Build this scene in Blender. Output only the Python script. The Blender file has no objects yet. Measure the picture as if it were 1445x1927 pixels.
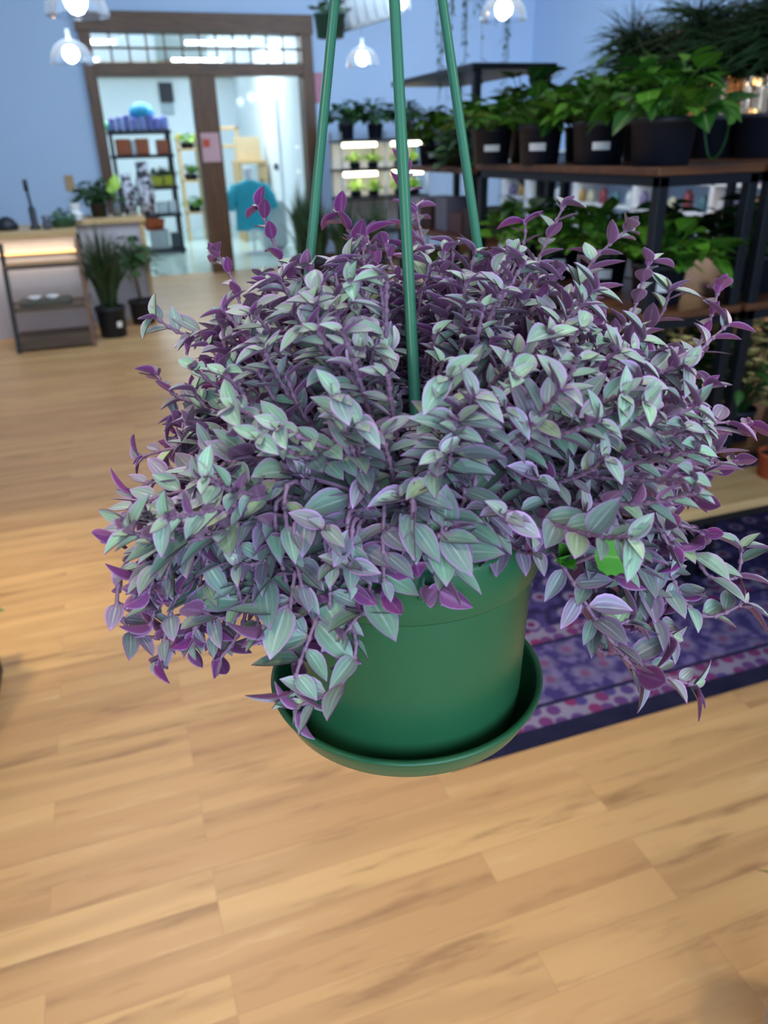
import bpy, math, random
from mathutils import Vector as V, Matrix
# ------------------------------------------------------------------ camera
F=1440.0; TH=math.radians(25.5); RO=math.radians(1.7); AZ=math.radians(18.7); H=1.45
zz=V((0,0,1)); fh=V((math.sin(AZ),math.cos(AZ),0)); r0=V((math.cos(AZ),-math.sin(AZ),0))
cf=math.cos(TH)*fh-math.sin(TH)*zz; u0=math.sin(TH)*fh+math.cos(TH)*zz
cr=math.cos(RO)*r0-math.sin(RO)*u0; cu=math.cos(RO)*u0+math.sin(RO)*r0
CP=V((0,0,H))
cd=bpy.data.cameras.new('camera'); cam=bpy.data.objects.new('camera',cd)
bpy.context.scene.collection.objects.link(cam)
cd.sensor_fit='VERTICAL'; cd.sensor_height=36.0; cd.lens=36.0*F/1927.0; cd.clip_start=.02; cd.clip_end=100
m=Matrix((cr,cu,-cf)).transposed().to_4x4(); m.translation=CP; cam.matrix_world=m
cd.dof.use_dof=True; cd.dof.focus_distance=.42; cd.dof.aperture_fstop=10
sc=bpy.context.scene; sc.camera=cam
sc.view_settings.view_transform='Standard'; sc.view_settings.look='None'
sc.view_settings.gamma=1; sc.view_settings.exposure=0.0
def ray(x,y): return cf+cr*((x-722.5)/F)-cu*((y-963.5)/F)
def D(x,y,d): return CP+ray(x,y)*d                      # point at a known distance
def Z(x,y,h): v=ray(x,y); return CP+v*((h-H)/v.z)       # point at a known height
def Y(x,y,k): v=ray(x,y); return CP+v*(k/v.y)           # point on a known wall-parallel plane
def X(x,y,k): v=ray(x,y); return CP+v*(k/v.x)
def proj(p):
    q=p-CP; d=q.dot(cf); return 722.5+F*q.dot(cr)/d, 963.5-F*q.dot(cu)/d, d
# ------------------------------------------------------------------ world and lights
w=bpy.data.worlds.new('world'); sc.world=w; w.use_nodes=True
bg=w.node_tree.nodes['Background']; bg.inputs[0].default_value=(.50,.66,1,1); bg.inputs[1].default_value=1.0
def light(name,kind,loc,energy,color,size=1,sy=None,look=None,spot=None,blend=.6):
    l=bpy.data.lights.new(name,kind); l.energy=energy; l.color=color
    if kind=='AREA':
        l.size=size
        if sy: l.shape='RECTANGLE'; l.size_y=sy
    else: l.shadow_soft_size=size
    if spot: l.spot_size=math.radians(spot); l.spot_blend=blend
    o=bpy.data.objects.new(name,l); bpy.context.scene.collection.objects.link(o); o.location=loc
    if look is not None: o.rotation_euler=(V(look)-V(loc)).to_track_quat('-Z','Y').to_euler()
    return o
light('window_daylight','AREA',(0.3,-2.3,1.9),100,(.60,.80,1.0),3.4,2.2,look=(.6,6,1.4))
light('overhead_fill_front','AREA',(.3,.9,3.3),24,(.95,.95,1),1.3,.5,look=(.3,.9,0))  # unseen overhead source added for general light, no fixture modelled
light('wall_wash_mid','AREA',(.2,6.2,3.3),88,(.62,.81,1),2.4,1.2,look=(.1,10.5,1.2))  # unseen source added, tilted to brighten the far wall
light('wall_wash_right','AREA',(3.4,6.4,3.3),150,(.62,.81,1),2.4,1.2,look=(4.6,10.8,1.5))  # added wall wash for the right part of the far wall, unseen
light('floor_fill_aisle','AREA',(-.2,3.9,3.35),42,(1,.87,.72),1.6,.8,look=(-.2,3.9,0))  # unseen warm fill added to lift the floor midway
light('back_room_light','AREA',(1.6,14.0,2.95),130,(.85,.95,1),3.0,2.0,look=(1.6,14,0))
light('warm_track_spot','SPOT',(-.95,1.6,3.2),330,(1,.83,.48),.12,look=(-.62,2.75,0),spot=27,blend=1)
light('floor_fill_spot','SPOT',(1.7,-.5,3.2),150,(1,.80,.55),.2,look=(.5,1.1,0),spot=44,blend=1)  # added warm fill for the near floor, no lamp there
light('floor_fill_spot','SPOT',(-1.3,-.3,3.2),150,(1,.80,.55),.2,look=(-.05,1.25,0),spot=44,blend=1)  # second added floor fill, aimed to pass beside the plant
# ------------------------------------------------------------------ materials
def nt(name):
    m=bpy.data.materials.new(name); m.use_nodes=True
    return m,m.node_tree,m.node_tree.nodes['Principled BSDF']
def mx(t,fac,a,b,mode='MIX'):
    n=t.nodes.new('ShaderNodeMix'); n.data_type='RGBA'; n.blend_type=mode
    for i,v in ((0,fac),(6,a),(7,b)):
        if isinstance(v,(int,float)): n.inputs[i].default_value=v
        elif isinstance(v,tuple): n.inputs[i].default_value=(*v,1) if len(v)==3 else v
        else: t.links.new(v,n.inputs[i])
    return n.outputs[2]
def mth(t,op,a,b=0.0,c=None,clamp=False):
    n=t.nodes.new('ShaderNodeMath'); n.operation=op; n.use_clamp=clamp
    for i,v in enumerate((a,b,c)):
        if v is None: continue
        if isinstance(v,(int,float)): n.inputs[i].default_value=v
        else: t.links.new(v,n.inputs[i])
    return n.outputs[0]
def sstep(t,x,a,b):
    n=t.nodes.new('ShaderNodeMapRange'); n.interpolation_type='SMOOTHSTEP'
    t.links.new(x,n.inputs[0]); n.inputs[1].default_value=a; n.inputs[2].default_value=b
    return n.outputs[0]
def noise(t,scale,detail=3,vec=None,rough=.5):
    n=t.nodes.new('ShaderNodeTexNoise'); n.inputs['Scale'].default_value=scale; n.inputs['Detail'].default_value=detail
    n.inputs['Roughness'].default_value=rough
    if vec is not None: t.links.new(vec,n.inputs['Vector'])
    return n.outputs['Fac']
def objco(t,s=(1,1,1),r=(0,0,0)):
    c=t.nodes.new('ShaderNodeTexCoord'); mp=t.nodes.new('ShaderNodeMapping')
    t.links.new(c.outputs['Object'],mp.inputs['Vector']); mp.inputs['Scale'].default_value=s; mp.inputs['Rotation'].default_value=r
    return mp.outputs[0]
def S(h):
    h=h.lstrip('#'); c=[int(h[i:i+2],16)/255 for i in (0,2,4)]
    return tuple((x/12.92 if x<=.04045 else ((x+.055)/1.055)**2.4) for x in c)
_M={}
def mat(hexc,rough=.55,metal=0,var=.12,scale=9,spec=.5,name=None):
    k=(hexc,rough,metal,var,scale)
    if k in _M: return _M[k]
    m,t,b=nt(name or 'paint_'+hexc.lstrip('#')); c=S(hexc)
    f=noise(t,scale,3,objco(t))
    t.links.new(mx(t,f,tuple(x*(1-var) for x in c),tuple(min(1,x*(1+var)) for x in c)),b.inputs['Base Color'])
    b.inputs['Roughness'].default_value=rough; b.inputs['Metallic'].default_value=metal
    b.inputs['Specular IOR Level'].default_value=spec
    _M[k]=m; return m
def emis(hexc,s,name):
    m,t,b=nt(name); b.inputs['Base Color'].default_value=(*S(hexc),1)
    b.inputs['Emission Color'].default_value=(*S(hexc),1); b.inputs['Emission Strength'].default_value=s; return m
def wood(c1,c2,name,s=(1.2,14,14),rough=.45):
    m,t,b=nt(name); v=objco(t,s); f=noise(t,3,5,v,.6); g=noise(t,14,3,v)
    c=mx(t,sstep(t,f,.3,.7),S(c1),S(c2)); c=mx(t,mth(t,'MULTIPLY',g,.25),c,tuple(x*.5 for x in S(c1)))
    t.links.new(c,b.inputs['Base Color']); b.inputs['Roughness'].default_value=rough; return m
def glass(name,tint=(1,1,1),frost=0.0,refl=.9):
    m,t,b=nt(name); t.nodes.remove(b); o=t.nodes['Material Output']
    tr=t.nodes.new('ShaderNodeBsdfTransparent'); tr.inputs[0].default_value=(*tint,1)
    gl=t.nodes.new('ShaderNodeBsdfGlossy'); gl.inputs['Roughness'].default_value=.05+frost; gl.inputs[0].default_value=(refl,refl,refl,1)
    fr=t.nodes.new('ShaderNodeFresnel'); fr.inputs[0].default_value=1.45
    ms=t.nodes.new('ShaderNodeMixShader'); t.links.new(mth(t,'ADD',fr.outputs[0],frost,clamp=True),ms.inputs[0])
    t.links.new(tr.outputs[0],ms.inputs[1]); t.links.new(gl.outputs[0],ms.inputs[2]); t.links.new(ms.outputs[0],o.inputs[0]); return m
def dome_mat(name):
    m=glass(name,(.86,.94,1),.10); t=m.node_tree; o=t.nodes['Material Output']; ms=o.inputs[0].links[0].from_node
    tl=t.nodes.new('ShaderNodeBsdfTranslucent'); tl.inputs[0].default_value=(.75,.87,1,1)
    m2=t.nodes.new('ShaderNodeMixShader'); m2.inputs[0].default_value=.10
    t.links.new(ms.outputs[0],m2.inputs[1]); t.links.new(tl.outputs[0],m2.inputs[2]); t.links.new(m2.outputs[0],o.inputs[0]); return m
def floor_mat():
    m,t,b=nt('floor_planks'); v=objco(t)
    br=t.nodes.new('ShaderNodeTexBrick'); t.links.new(v,br.inputs['Vector'])
    br.inputs['Scale'].default_value=1; br.inputs['Brick Width'].default_value=.92; br.inputs['Row Height'].default_value=.085
    br.inputs['Mortar Size'].default_value=.0007; br.inputs['Mortar Smooth'].default_value=.3; br.offset=.37; br.offset_frequency=3
    br.inputs['Color1'].default_value=(0,0,0,1); br.inputs['Color2'].default_value=(1,1,1,1); br.inputs['Mortar'].default_value=(.5,.5,.5,1)
    br.inputs['Bias'].default_value=0
    # per board offset of the grain
    sx=t.nodes.new('ShaderNodeSeparateXYZ'); t.links.new(v,sx.inputs[0])
    rb=mth(t,'MULTIPLY',br.outputs['Color'],7.3)
    cx=t.nodes.new('ShaderNodeCombineXYZ'); t.links.new(mth(t,'MULTIPLY_ADD',sx.outputs[0],2.0,rb),cx.inputs[0])
    t.links.new(mth(t,'MULTIPLY_ADD',sx.outputs[1],16.0,rb),cx.inputs[1]); t.links.new(rb,cx.inputs[2])
    g1=noise(t,1.3,5,cx.outputs[0],.62)
    wv=t.nodes.new('ShaderNodeTexWave'); wv.wave_type='BANDS'; wv.bands_direction='Y'; t.links.new(cx.outputs[0],wv.inputs[0])
    wv.inputs['Scale'].default_value=.16; wv.inputs['Distortion'].default_value=14; wv.inputs['Detail'].default_value=2.0; wv.inputs['Detail Scale'].default_value=.8
    base=mx(t,br.outputs['Color'],S('#c4996a'),S('#d8af79'))
    base=mx(t,mth(t,'MULTIPLY',sstep(t,g1,.52,.74),.75),base,S('#8f6a4b'))
    base=mx(t,mth(t,'MULTIPLY',sstep(t,g1,.44,.24),.6),base,S('#e0c291'))
    base=mx(t,mth(t,'MULTIPLY',sstep(t,wv.outputs['Fac'],.45,1.0),.26),base,S('#94704c'))
    base=mx(t,mth(t,'MULTIPLY',br.outputs['Fac'],.45),base,S('#8d6c4c'))
    t.links.new(base,b.inputs['Base Color']); b.inputs['Roughness'].default_value=.33
    t.links.new(mth(t,'MULTIPLY_ADD',g1,.2,.26),b.inputs['Roughness']); return m
def rug_mat():
    m,t,b=nt('rug_weave'); c=t.nodes.new('ShaderNodeTexCoord'); s=t.nodes.new('ShaderNodeSeparateXYZ'); t.links.new(c.outputs['Object'],s.inputs[0])
    x,y=s.outputs[0],s.outputs[1]          # object origin at the near left corner
    d=mth(t,'MINIMUM',x,y)
    def vor(scale,feature='F1'):
        n=t.nodes.new('ShaderNodeTexVoronoi'); n.inputs['Scale'].default_value=scale; n.voronoi_dimensions='2D'; n.inputs['Randomness'].default_value=.55
        t.links.new(c.outputs['Object'],n.inputs['Vector']); return n
    def seg(a,b_): return mth(t,'MULTIPLY',mth(t,'GREATER_THAN',d,a),mth(t,'LESS_THAN',d,b_))
    v1=vor(20); v2=vor(10); n1=noise(t,26,4,c.outputs['Object']); n2=noise(t,12,2,c.outputs['Object'])
    field=mx(t,sstep(t,n1,.42,.6),S('#241d48'),S('#4a3f78'))
    field=mx(t,sstep(t,v2.outputs['Distance'],.36,.22),field,S('#8d82a5'))
    field=mx(t,sstep(t,v2.outputs['Distance'],.17,.12),field,S('#6d2450'))
    sep=t.nodes.new('ShaderNodeSeparateColor'); t.links.new(v1.outputs['Color'],sep.inputs[0])
    sm=mx(t,sep.outputs[0],S('#4a4180'),S('#8a2a5c'))
    strip=mx(t,sstep(t,v1.outputs['Distance'],.48,.34),S('#8f87a0'),sm)
    wide=mx(t,sstep(t,n1,.45,.62),S('#3f3570'),S('#75699b'))
    wide=mx(t,mth(t,'MULTIPLY',sstep(t,v2.outputs['Distance'],.5,.2),.6),wide,S('#857c9c'))
    wide=mx(t,mth(t,'MULTIPLY',sstep(t,v2.outputs['Distance'],.22,.08),.6),wide,S('#7f2c5c'))
    col=field
    for a,b_,cc in ((.40,.47,strip),(.385,.40,S('#1b1a3e')),(.14,.385,wide),(.125,.14,S('#1b1a3e')),(.055,.125,strip),(-1,.055,S('#10142e'))):
        col=mx(t,seg(a,b_),col,cc)
    col=mx(t,mth(t,'MULTIPLY',n2,.35),col,S('#4a4668'))
    t.links.new(col,b.inputs['Base Color']); b.inputs['Roughness'].default_value=.95; b.inputs['Specular IOR Level'].default_value=.1
    bp=t.nodes.new('ShaderNodeBump'); bp.inputs['Strength'].default_value=.3; bp.inputs['Distance'].default_value=.002
    t.links.new(noise(t,400,2,c.outputs['Object']),bp.inputs['Height']); t.links.new(bp.outputs[0],b.inputs['Normal']); return m
def leaf_mats():
    """striped leaf: grey green face with pale stripes and pink margin; magenta underside"""
    out=[]
    for side in ('face','underside'):
        m,t,b=nt('striped_leaf_'+side)
        uv=t.nodes.new('ShaderNodeTexCoord'); s=t.nodes.new('ShaderNodeSeparateXYZ'); t.links.new(uv.outputs['UV'],s.inputs[0])
        at=t.nodes.new('ShaderNodeAttribute'); at.attribute_name='tint'
        sp=t.nodes.new('ShaderNodeSeparateColor'); t.links.new(at.outputs['Color'],sp.inputs[0])
        pk,br,yg=sp.outputs
        e=mth(t,'ABSOLUTE',mth(t,'MULTIPLY_ADD',s.outputs[0],2.0,-1.0)); v=s.outputs[1]
        nz=noise(t,320,2,objco(t))
        if side=='face':
            base=mx(t,pk,S('#8fb89a'),S('#96809b'))
            base=mx(t,yg,base,S('#a9bd86'))
            base=mx(t,mth(t,'MULTIPLY',nz,.30),base,S('#5c7f6c'))
            st=mth(t,'MAXIMUM',sstep(t,e,.13,.02),mth(t,'MULTIPLY',mth(t,'SUBTRACT',1.0,mth(t,'MULTIPLY',mth(t,'ABSOLUTE',mth(t,'SUBTRACT',e,.47)),8.5),clamp=True),.38))
            st=mth(t,'MULTIPLY',st,mth(t,'MULTIPLY',mth(t,'SUBTRACT',1.15,v),.62),clamp=True)
            base=mx(t,st,base,S('#dfe9df'))
            edge=mth(t,'MAXIMUM',sstep(t,e,.70,.97),sstep(t,v,.80,1.0))
            base=mx(t,mth(t,'MULTIPLY',edge,mth(t,'MULTIPLY_ADD',pk,.35,.60),clamp=True),base,S('#c394c8'))
            base=mx(t,mth(t,'MULTIPLY',sstep(t,v,.22,.0),.5),base,S('#8e5a78'))
        else:
            base=mx(t,pk,S('#84587a'),S('#8f3f84'))
            base=mx(t,mth(t,'MULTIPLY',sstep(t,e,.25,.0),.35),base,S('#b98fb2'))
            base=mx(t,mth(t,'MULTIPLY',sstep(t,e,.8,1.0),.6),base,S('#c79ac6'))
        hsv=t.nodes.new('ShaderNodeHueSaturation'); t.links.new(base,hsv.inputs['Color']); hsv.inputs['Saturation'].default_value=1.05
        t.links.new(mth(t,'MULTIPLY_ADD',br,.5,.74),hsv.inputs['Value'])
        t.links.new(hsv.outputs[0],b.inputs['Base Color']); b.inputs['Roughness'].default_value=.42
        b.inputs['Sheen Weight'].default_value=.12
        b.inputs['Subsurface Weight'].default_value=0
        out.append(m)
    return out
def green_leaf(name,c1,c2,rough=.4):
    m,t,b=nt(name); at=t.nodes.new('ShaderNodeAttribute'); at.attribute_name='tint'
    sp=t.nodes.new('ShaderNodeSeparateColor'); t.links.new(at.outputs['Color'],sp.inputs[0])
    uv=t.nodes.new('ShaderNodeTexCoord'); s=t.nodes.new('ShaderNodeSeparateXYZ'); t.links.new(uv.outputs['UV'],s.inputs[0])
    e=mth(t,'ABSOLUTE',mth(t,'MULTIPLY_ADD',s.outputs[0],2.0,-1.0))
    c=mx(t,sp.outputs[0],S(c1),S(c2)); c=mx(t,mth(t,'MULTIPLY',sstep(t,e,.12,0),.35),c,S('#b9cf86'))
    t.links.new(c,b.inputs['Base Color']); b.inputs['Roughness'].default_value=rough; return m
LF,LU=leaf_mats()
M_stem=mat('#94708a',.5,var=.3,scale=60,name='mauve_stem')
M_pot=mat('#2c6642',.34,var=.03,scale=4,name='green_plastic'); M_rod=mat('#3a7a60',.3,var=.08,scale=30,name='green_hanger_plastic')
M_soil=mat('#1d1512',.95,var=.5,scale=90,name='soil')
M_black=mat('#141c2a',.5,name='black_plastic'); M_metal=mat('#1a1f27',.42,metal=.3,name='black_steel')
M_white=mat('#e6e9ee',.5,name='white_paint'); M_wall=mat('#bcd6f5',.8,var=.03,scale=2,name='pale_blue_wall_paint')
M_label=mat('#f2f4f6',.6,name='white_label'); M_terra=mat('#b4552f',.8,name='terracotta'); M_trim=wood('#4b2f1a','#6e4928','brown_trim_wood',(14,14,1.2))
M_trimh=wood('#4b2f1a','#6e4928','brown_trim_wood_across'); M_light_wood=wood('#c2a06e','#d8bb8a','light_wood')
M_shelf=wood('#553622','#73492c','shelf_board_wood'); M_glass=glass('clear_glass'); M_dome=dome_mat('dome_glass')
G_dark=green_leaf('dark_green_leaf','#123417','#2c5c26'); G_poth=green_leaf('pothos_leaf','#1b4f1a','#5c9427')
G_grass=green_leaf('grass_blade','#0c2414','#24492a',.5); G_gray=green_leaf('blue_green_leaf','#2c5a45','#5f8a6a'); G_lime=green_leaf('lime_leaf','#5f9a2c','#a5cf4c')
# ------------------------------------------------------------------ mesh helpers
class MB:
    def __init__(s): s.v=[]; s.f=[]; s.mi=[]; s.uv=[]; s.tn=[]
    def add(s,vs,fs,mi=0,uvs=None,tint=(0,.5,0)):
        o=len(s.v); s.v+= [tuple(p) for p in vs]; s.f+=[tuple(i+o for i in f) for f in fs]; s.mi+=[mi]*len(fs)
        s.uv+= uvs if uvs else [(0,0)]*len(vs); s.tn+=[tint]*len(vs)
    def box(s,a,b,mi=0):
        x0,y0,z0=a; x1,y1,z1=b
        s.add([(x0,y0,z0),(x1,y0,z0),(x1,y1,z0),(x0,y1,z0),(x0,y0,z1),(x1,y0,z1),(x1,y1,z1),(x0,y1,z1)],
              [(0,3,2,1),(4,5,6,7),(0,1,5,4),(1,2,6,5),(2,3,7,6),(3,0,4,7)],mi)
    def obox(s,p,ax,ay,az,mi=0):
        p=V(p); vs=[p+i*V(ax)+j*V(ay)+k*V(az) for k in(0,1) for i,j in((0,0),(1,0),(1,1),(0,1))]
        s.add(vs,[(0,3,2,1),(4,5,6,7),(0,1,5,4),(1,2,6,5),(2,3,7,6),(3,0,4,7)],mi)
    def tube(s,pts,rad,n=6,mi=0,cap=True,tint=(0,.5,0)):
        pts=[V(p) for p in pts]; k=len(pts); rr=rad if isinstance(rad,(list,tuple)) else [rad]*k
        vs=[]; up=V((.31,.17,.93)); a=None
        for i,p in enumerate(pts):
            t=(pts[min(i+1,k-1)]-pts[max(i-1,0)]); t=t.normalized() if t.length>1e-9 else V((0,0,1))
            if a is None: a=t.cross(up if abs(t.dot(up))<.95 else V((1,0,0))).normalized()
            else: a=(a-t*a.dot(t)).normalized()
            b=t.cross(a)
            for j in range(n):
                q=2*math.pi*j/n; vs.append(p+(a*math.cos(q)+b*math.sin(q))*rr[i])
        fs=[(i*n+j,i*n+(j+1)%n,(i+1)*n+(j+1)%n,(i+1)*n+j) for i in range(k-1) for j in range(n)]
        if cap: fs+=[tuple(range(n-1,-1,-1)),tuple((k-1)*n+j for j in range(n))]
        s.add(vs,fs,mi,tint=tint)
    def lathe(s,prof,c=(0,0,0),n=40,mi=0,ax=None):
        c=V(c); k=len(prof)
        vs=[c+V((r*math.cos(2*math.pi*j/n),r*math.sin(2*math.pi*j/n),h)) for r,h in prof for j in range(n)]
        fs=[(i*n+j,i*n+(j+1)%n,(i+1)*n+(j+1)%n,(i+1)*n+j) for i in range(k-1) for j in range(n)]
        s.add(vs,fs,mi)
    def leaf(s,p,d,nrm,L,W,droop=.25,cup=.25,tint=(0,.5,0),nu=4,nv=6,mi=0,mi2=None,shape=0,th=.00035):
        p=V(p); d=V(d).normalized(); nrm=V(nrm); nrm=(nrm-d*nrm.dot(d)); nrm=nrm.normalized() if nrm.length>1e-5 else d.orthogonal().normalized()
        sd=d.cross(nrm)
        vs=[];uv=[]
        for j in range(nv+1):
            v=j/nv
            if shape==0: hw=(math.sin(math.pi*min(1,v**.76)))**.72*.5*W*(1-.25*v**4) if v<1 else 0; hw=max(hw,.0004*(1-v)+.05*W*(1-v)**3)
            elif shape==1: hw=.5*W*(math.sin(math.pi*v**.5)**.9 if v<1 else 0)          # heart
            else: hw=.5*W*(1-v)**.7*min(1,.4+3*v)                                          # blade
            ang=droop*v*1.6
            c=p+d*(L*v*(1-.12*droop*v))-nrm*(L*droop*.5*v*v)
            for i in range(nu+1):
                u=i/nu*2-1
                vs.append(c+sd*(hw*u*(1-.15*cup))+nrm*(cup*hw*abs(u)**1.6)); uv.append((i/nu,v))
        fs=[(j*(nu+1)+i,j*(nu+1)+i+1,(j+1)*(nu+1)+i+1,(j+1)*(nu+1)+i) for j in range(nv) for i in range(nu)]
        s.add(vs,fs,mi,uv,tint)
        if mi2 is not None:
            s.add([q-nrm*th for q in vs],[f[::-1] for f in fs],mi2,uv,tint)
    def build(s,name,mats,parent=None,smooth=True,loc=None):
        me=bpy.data.meshes.new(name); off=V(loc) if loc is not None else V((0,0,0))
        me.from_pydata([V(p)-off for p in s.v],[],s.f)
        for m_ in (mats if isinstance(mats,(list,tuple)) else [mats]): me.materials.append(m_)
        me.polygons.foreach_set('material_index',s.mi)
        if any(u!=(0,0) for u in s.uv):
            ul=me.uv_layers.new(name='UVMap'); li=[0]*len(me.loops); me.loops.foreach_get('vertex_index',li)
            ul.data.foreach_set('uv',[c for i in li for c in s.uv[i]])
            at=me.color_attributes.new('tint','FLOAT_COLOR','POINT'); at.data.foreach_set('color',[c for q in s.tn for c in (*q,1)])
        if smooth: me.polygons.foreach_set('use_smooth',[True]*len(me.polygons))
        me.update()
        o=bpy.data.objects.new(name,me); bpy.context.scene.collection.objects.link(o)
        if loc is not None: o.location=off
        if parent is not None:
            o.parent=parent
            if loc is None: o.location=-wloc(parent)
            else: o.location=off-wloc(parent)
        return o
def wloc(o):
    p=V(o.location)
    while o.parent is not None: o=o.parent; p+=V(o.location)
    return p
def tag(o,label,cat,group=None,kind=None):
    if label: o['label']=label
    if cat: o['category']=cat
    if group: o['group']=group
    if kind: o['kind']=kind
    return o
def thing(name,label,cat,loc,group=None,kind=None):
    o=bpy.data.objects.new(name,None); o.empty_display_size=.05; bpy.context.scene.collection.objects.link(o); o.location=loc
    return tag(o,label,cat,group,kind)
def bev(o,w_=.004,seg=2):
    b=o.modifiers.new('bevel','BEVEL'); b.width=w_; b.segments=seg; b.limit_method='ANGLE'; return o
def flat(o):
    o.data.polygons.foreach_set('use_smooth',[False]*len(o.data.polygons)); return o
def boxo(name,a,b,m_,parent=None,bw=.004):
    q=MB(); q.box(a,b); return bev(flat(q.build(name,m_,parent)),bw)
def struct(o): o['kind']='structure'; return o
R=random.Random
# ------------------------------------------------------------------ room shell
fl=MB(); fl.add([(-3.2,-2.6,0),(6,-2.6,0),(6,10.8,0),(-3.2,10.8,0)],[(0,1,2,3)]); struct(fl.build('floor',floor_mat(),smooth=False))
fb=MB(); fb.box((-1.6,10.8,-.05),(3.4,17.6,0)); struct(flat(fb.build('floor_back_room',mat('#b9cfc8',.18,var=.08,scale=3,name='pale_tile_floor'))))
def wallbox(name,a,b,m_=M_wall): return struct(flat((lambda q:(q.box(a,b),q.build(name,m_))[1])(MB())))
wallbox('wall_left',(-3.35,-2.6,0),(-3.2,10.8,3.4)); wallbox('wall_right',(6,-2.6,0),(6.15,10.95,3.4))
wf=MB(); x0,x1,zt=.14,2.87,2.93
wf.box((-3.35,10.8,0),(x0,10.95,3.4)); wf.box((x1,10.8,0),(6,10.95,3.4)); wf.box((x0,10.8,zt),(x1,10.95,3.4)); struct(flat(wf.build('wall_far',M_wall)))
wr=MB(); wr.box((-3.35,-2.75,0),(-1.6,-2.6,3.4)); wr.box((2.2,-2.75,0),(6.15,-2.6,3.4)); wr.box((-1.6,-2.75,0),(2.2,-2.6,.75)); wr.box((-1.6,-2.75,3.05),(2.2,-2.6,3.4)); struct(flat(wr.build('wall_rear',M_wall)))
wp=MB(); wp.box((-1.6,-2.69,.75),(2.2,-2.68,3.05)); wo=struct(wp.build('window_1',M_glass)); 
wfm=MB()
for a,b in (((-1.6,-2.72,.75),(-1.54,-2.62,3.05)),((2.14,-2.72,.75),(2.2,-2.62,3.05)),((.27,-2.72,.75),(.33,-2.62,3.05)),((-1.54,-2.72,.75),(2.14,-2.62,.81)),((-1.54,-2.72,2.99),(2.14,-2.62,3.05))): wfm.box(a,b)
flat(wfm.build('window_frame',M_trimh,wo))
wallbox('ceiling',(-3.35,-2.75,3.4),(6.15,10.95,3.5),mat('#b9c2cf',.9,name='ceiling_paint'))
M_bw=mat('#dbe7ee',.7,var=.03,name='back_room_paint')
wallbox('wall_back_room_far',(-1.7,17.5,0),(3.1,17.6,3.05),M_bw); wallbox('wall_back_room_right',(3.0,10.95,0),(3.1,17.5,3.05),M_bw)
wallbox('wall_back_room_left',(-1.7,10.95,0),(-1.6,17.5,3.05),M_bw); wallbox('ceiling_back_room',(-1.7,10.95,3.05),(3.1,17.6,3.15),mat('#c9d6dc',.9,name='back_room_ceiling_paint'))
bb=MB(); bb.box((-3.2,10.775,0),(x0,10.8,.14)); bb.box((x1,10.775,0),(6,10.8,.14)); struct(bev(flat(bb.build('baseboard_far',M_trimh))))
# doorway with transom
door=thing('door_1',None,None,(1.5,10.8,0),kind='structure')
boxo('side_casing',(x0,10.72,0),(x0+.13,11.0,2.73),M_trim,door); boxo('side_casing',(x1-.14,10.72,0),(x1,11.0,2.73),M_trim,door)
boxo('header',(x0-.02,10.71,2.73),(x1+.02,11.0,2.93),M_trimh,door); boxo('transom_bar',(x0+.13,10.73,2.29),(x1-.14,10.98,2.42),M_trimh,door)
boxo('centre_post',(1.345,10.73,0),(1.63,10.98,2.29),M_trim,door)
gr=MB(); tx0,tx1=x0+.13,x1-.14
for i in range(1,12): xx=tx0+(tx1-tx0)*i/12; gr.box((xx-.011,10.84,2.42),(xx+.011,10.87,2.73))
gr.box((tx0,10.835,2.565),(tx1,10.875,2.59))
flat(gr.build('muntin_grid',M_trimh,door))
gp=MB(); gp.box((tx0,10.85,2.42),(tx1,10.855,2.73)); flat(gp.build('transom_glass',M_glass,door))
gp=MB(); gp.box((1.63,10.85,.0),(tx1,10.856,2.29)); flat(gp.build('side_glass',M_glass,door))
dr=thing('door_2',None,None,(2.99,14.6,0),kind='structure')
boxo('door_leaf',(2.965,13.6,0),(3.0,14.5,2.1),mat('#e3eef4',.5,name='white_door_paint'),dr)
for a,b in (((2.95,13.5,0),(3.0,13.6,2.2)),((2.95,14.5,0),(3.0,14.6,2.2)),((2.95,13.6,2.1),(3.0,14.5,2.2))): boxo('door_casing',a,b,M_white,dr)
q=MB(); q.tube([(2.965,13.72,1.2),(2.91,13.72,1.2)],.05,10); q.build('door_knob',M_black,dr)
boxo('warm_reflection_beam',(-1.6,17.35,2.78),(3.0,17.5,3.05),M_light_wood)['kind']='structure'  # added wood beam standing in for a warm yellow light reflection
# ------------------------------------------------------------------ generic plant makers
def pot_prof(r,h,t=.04): return [(0,.0),(r*.8,0),(r*.84,.01*h),(r*.95,h*.86),(r,h*.87),(r*1.02,h*.99),(r*.97,h),(r*.93,h*.97),(r*.9,h*.85)]
def pot_parts(root,c,r,h,m_=None,label_px=None,n=28):
    q=MB(); q.lathe(pot_prof(r,h),c,n); q.build('pot',m_ or M_black,root)
    q=MB(); q.lathe([(0,h*.87),(r*.91,h*.86)],c,18); q.build('soil',M_soil,root)
    if label_px:
        c=V(c); d=(CP-c); d.z=0; d=(Matrix.Rotation(label_px[0],3,'Z')@d.normalized()); sd=V((-d.y,d.x,0)); lw,lh=label_px[1]
        q=MB(); N=6; vs=[]
        for k in range(N+1):
            a=(k/N-.5)*lw/r; dd=d*math.cos(a)+sd*math.sin(a)
            for z_ in (h*.35,h*.35+lh): vs.append(c+dd*(r*(.88+.1*z_/h)+.0015)+V((0,0,z_)))
        q.add(vs,[(2*k,2*k+2,2*k+3,2*k+1) for k in range(N)])
        q.build('plant_label',M_label,root)
def rt(r,a=0,b=1,y=0): return (r.uniform(a,b),r.random(),y)
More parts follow.
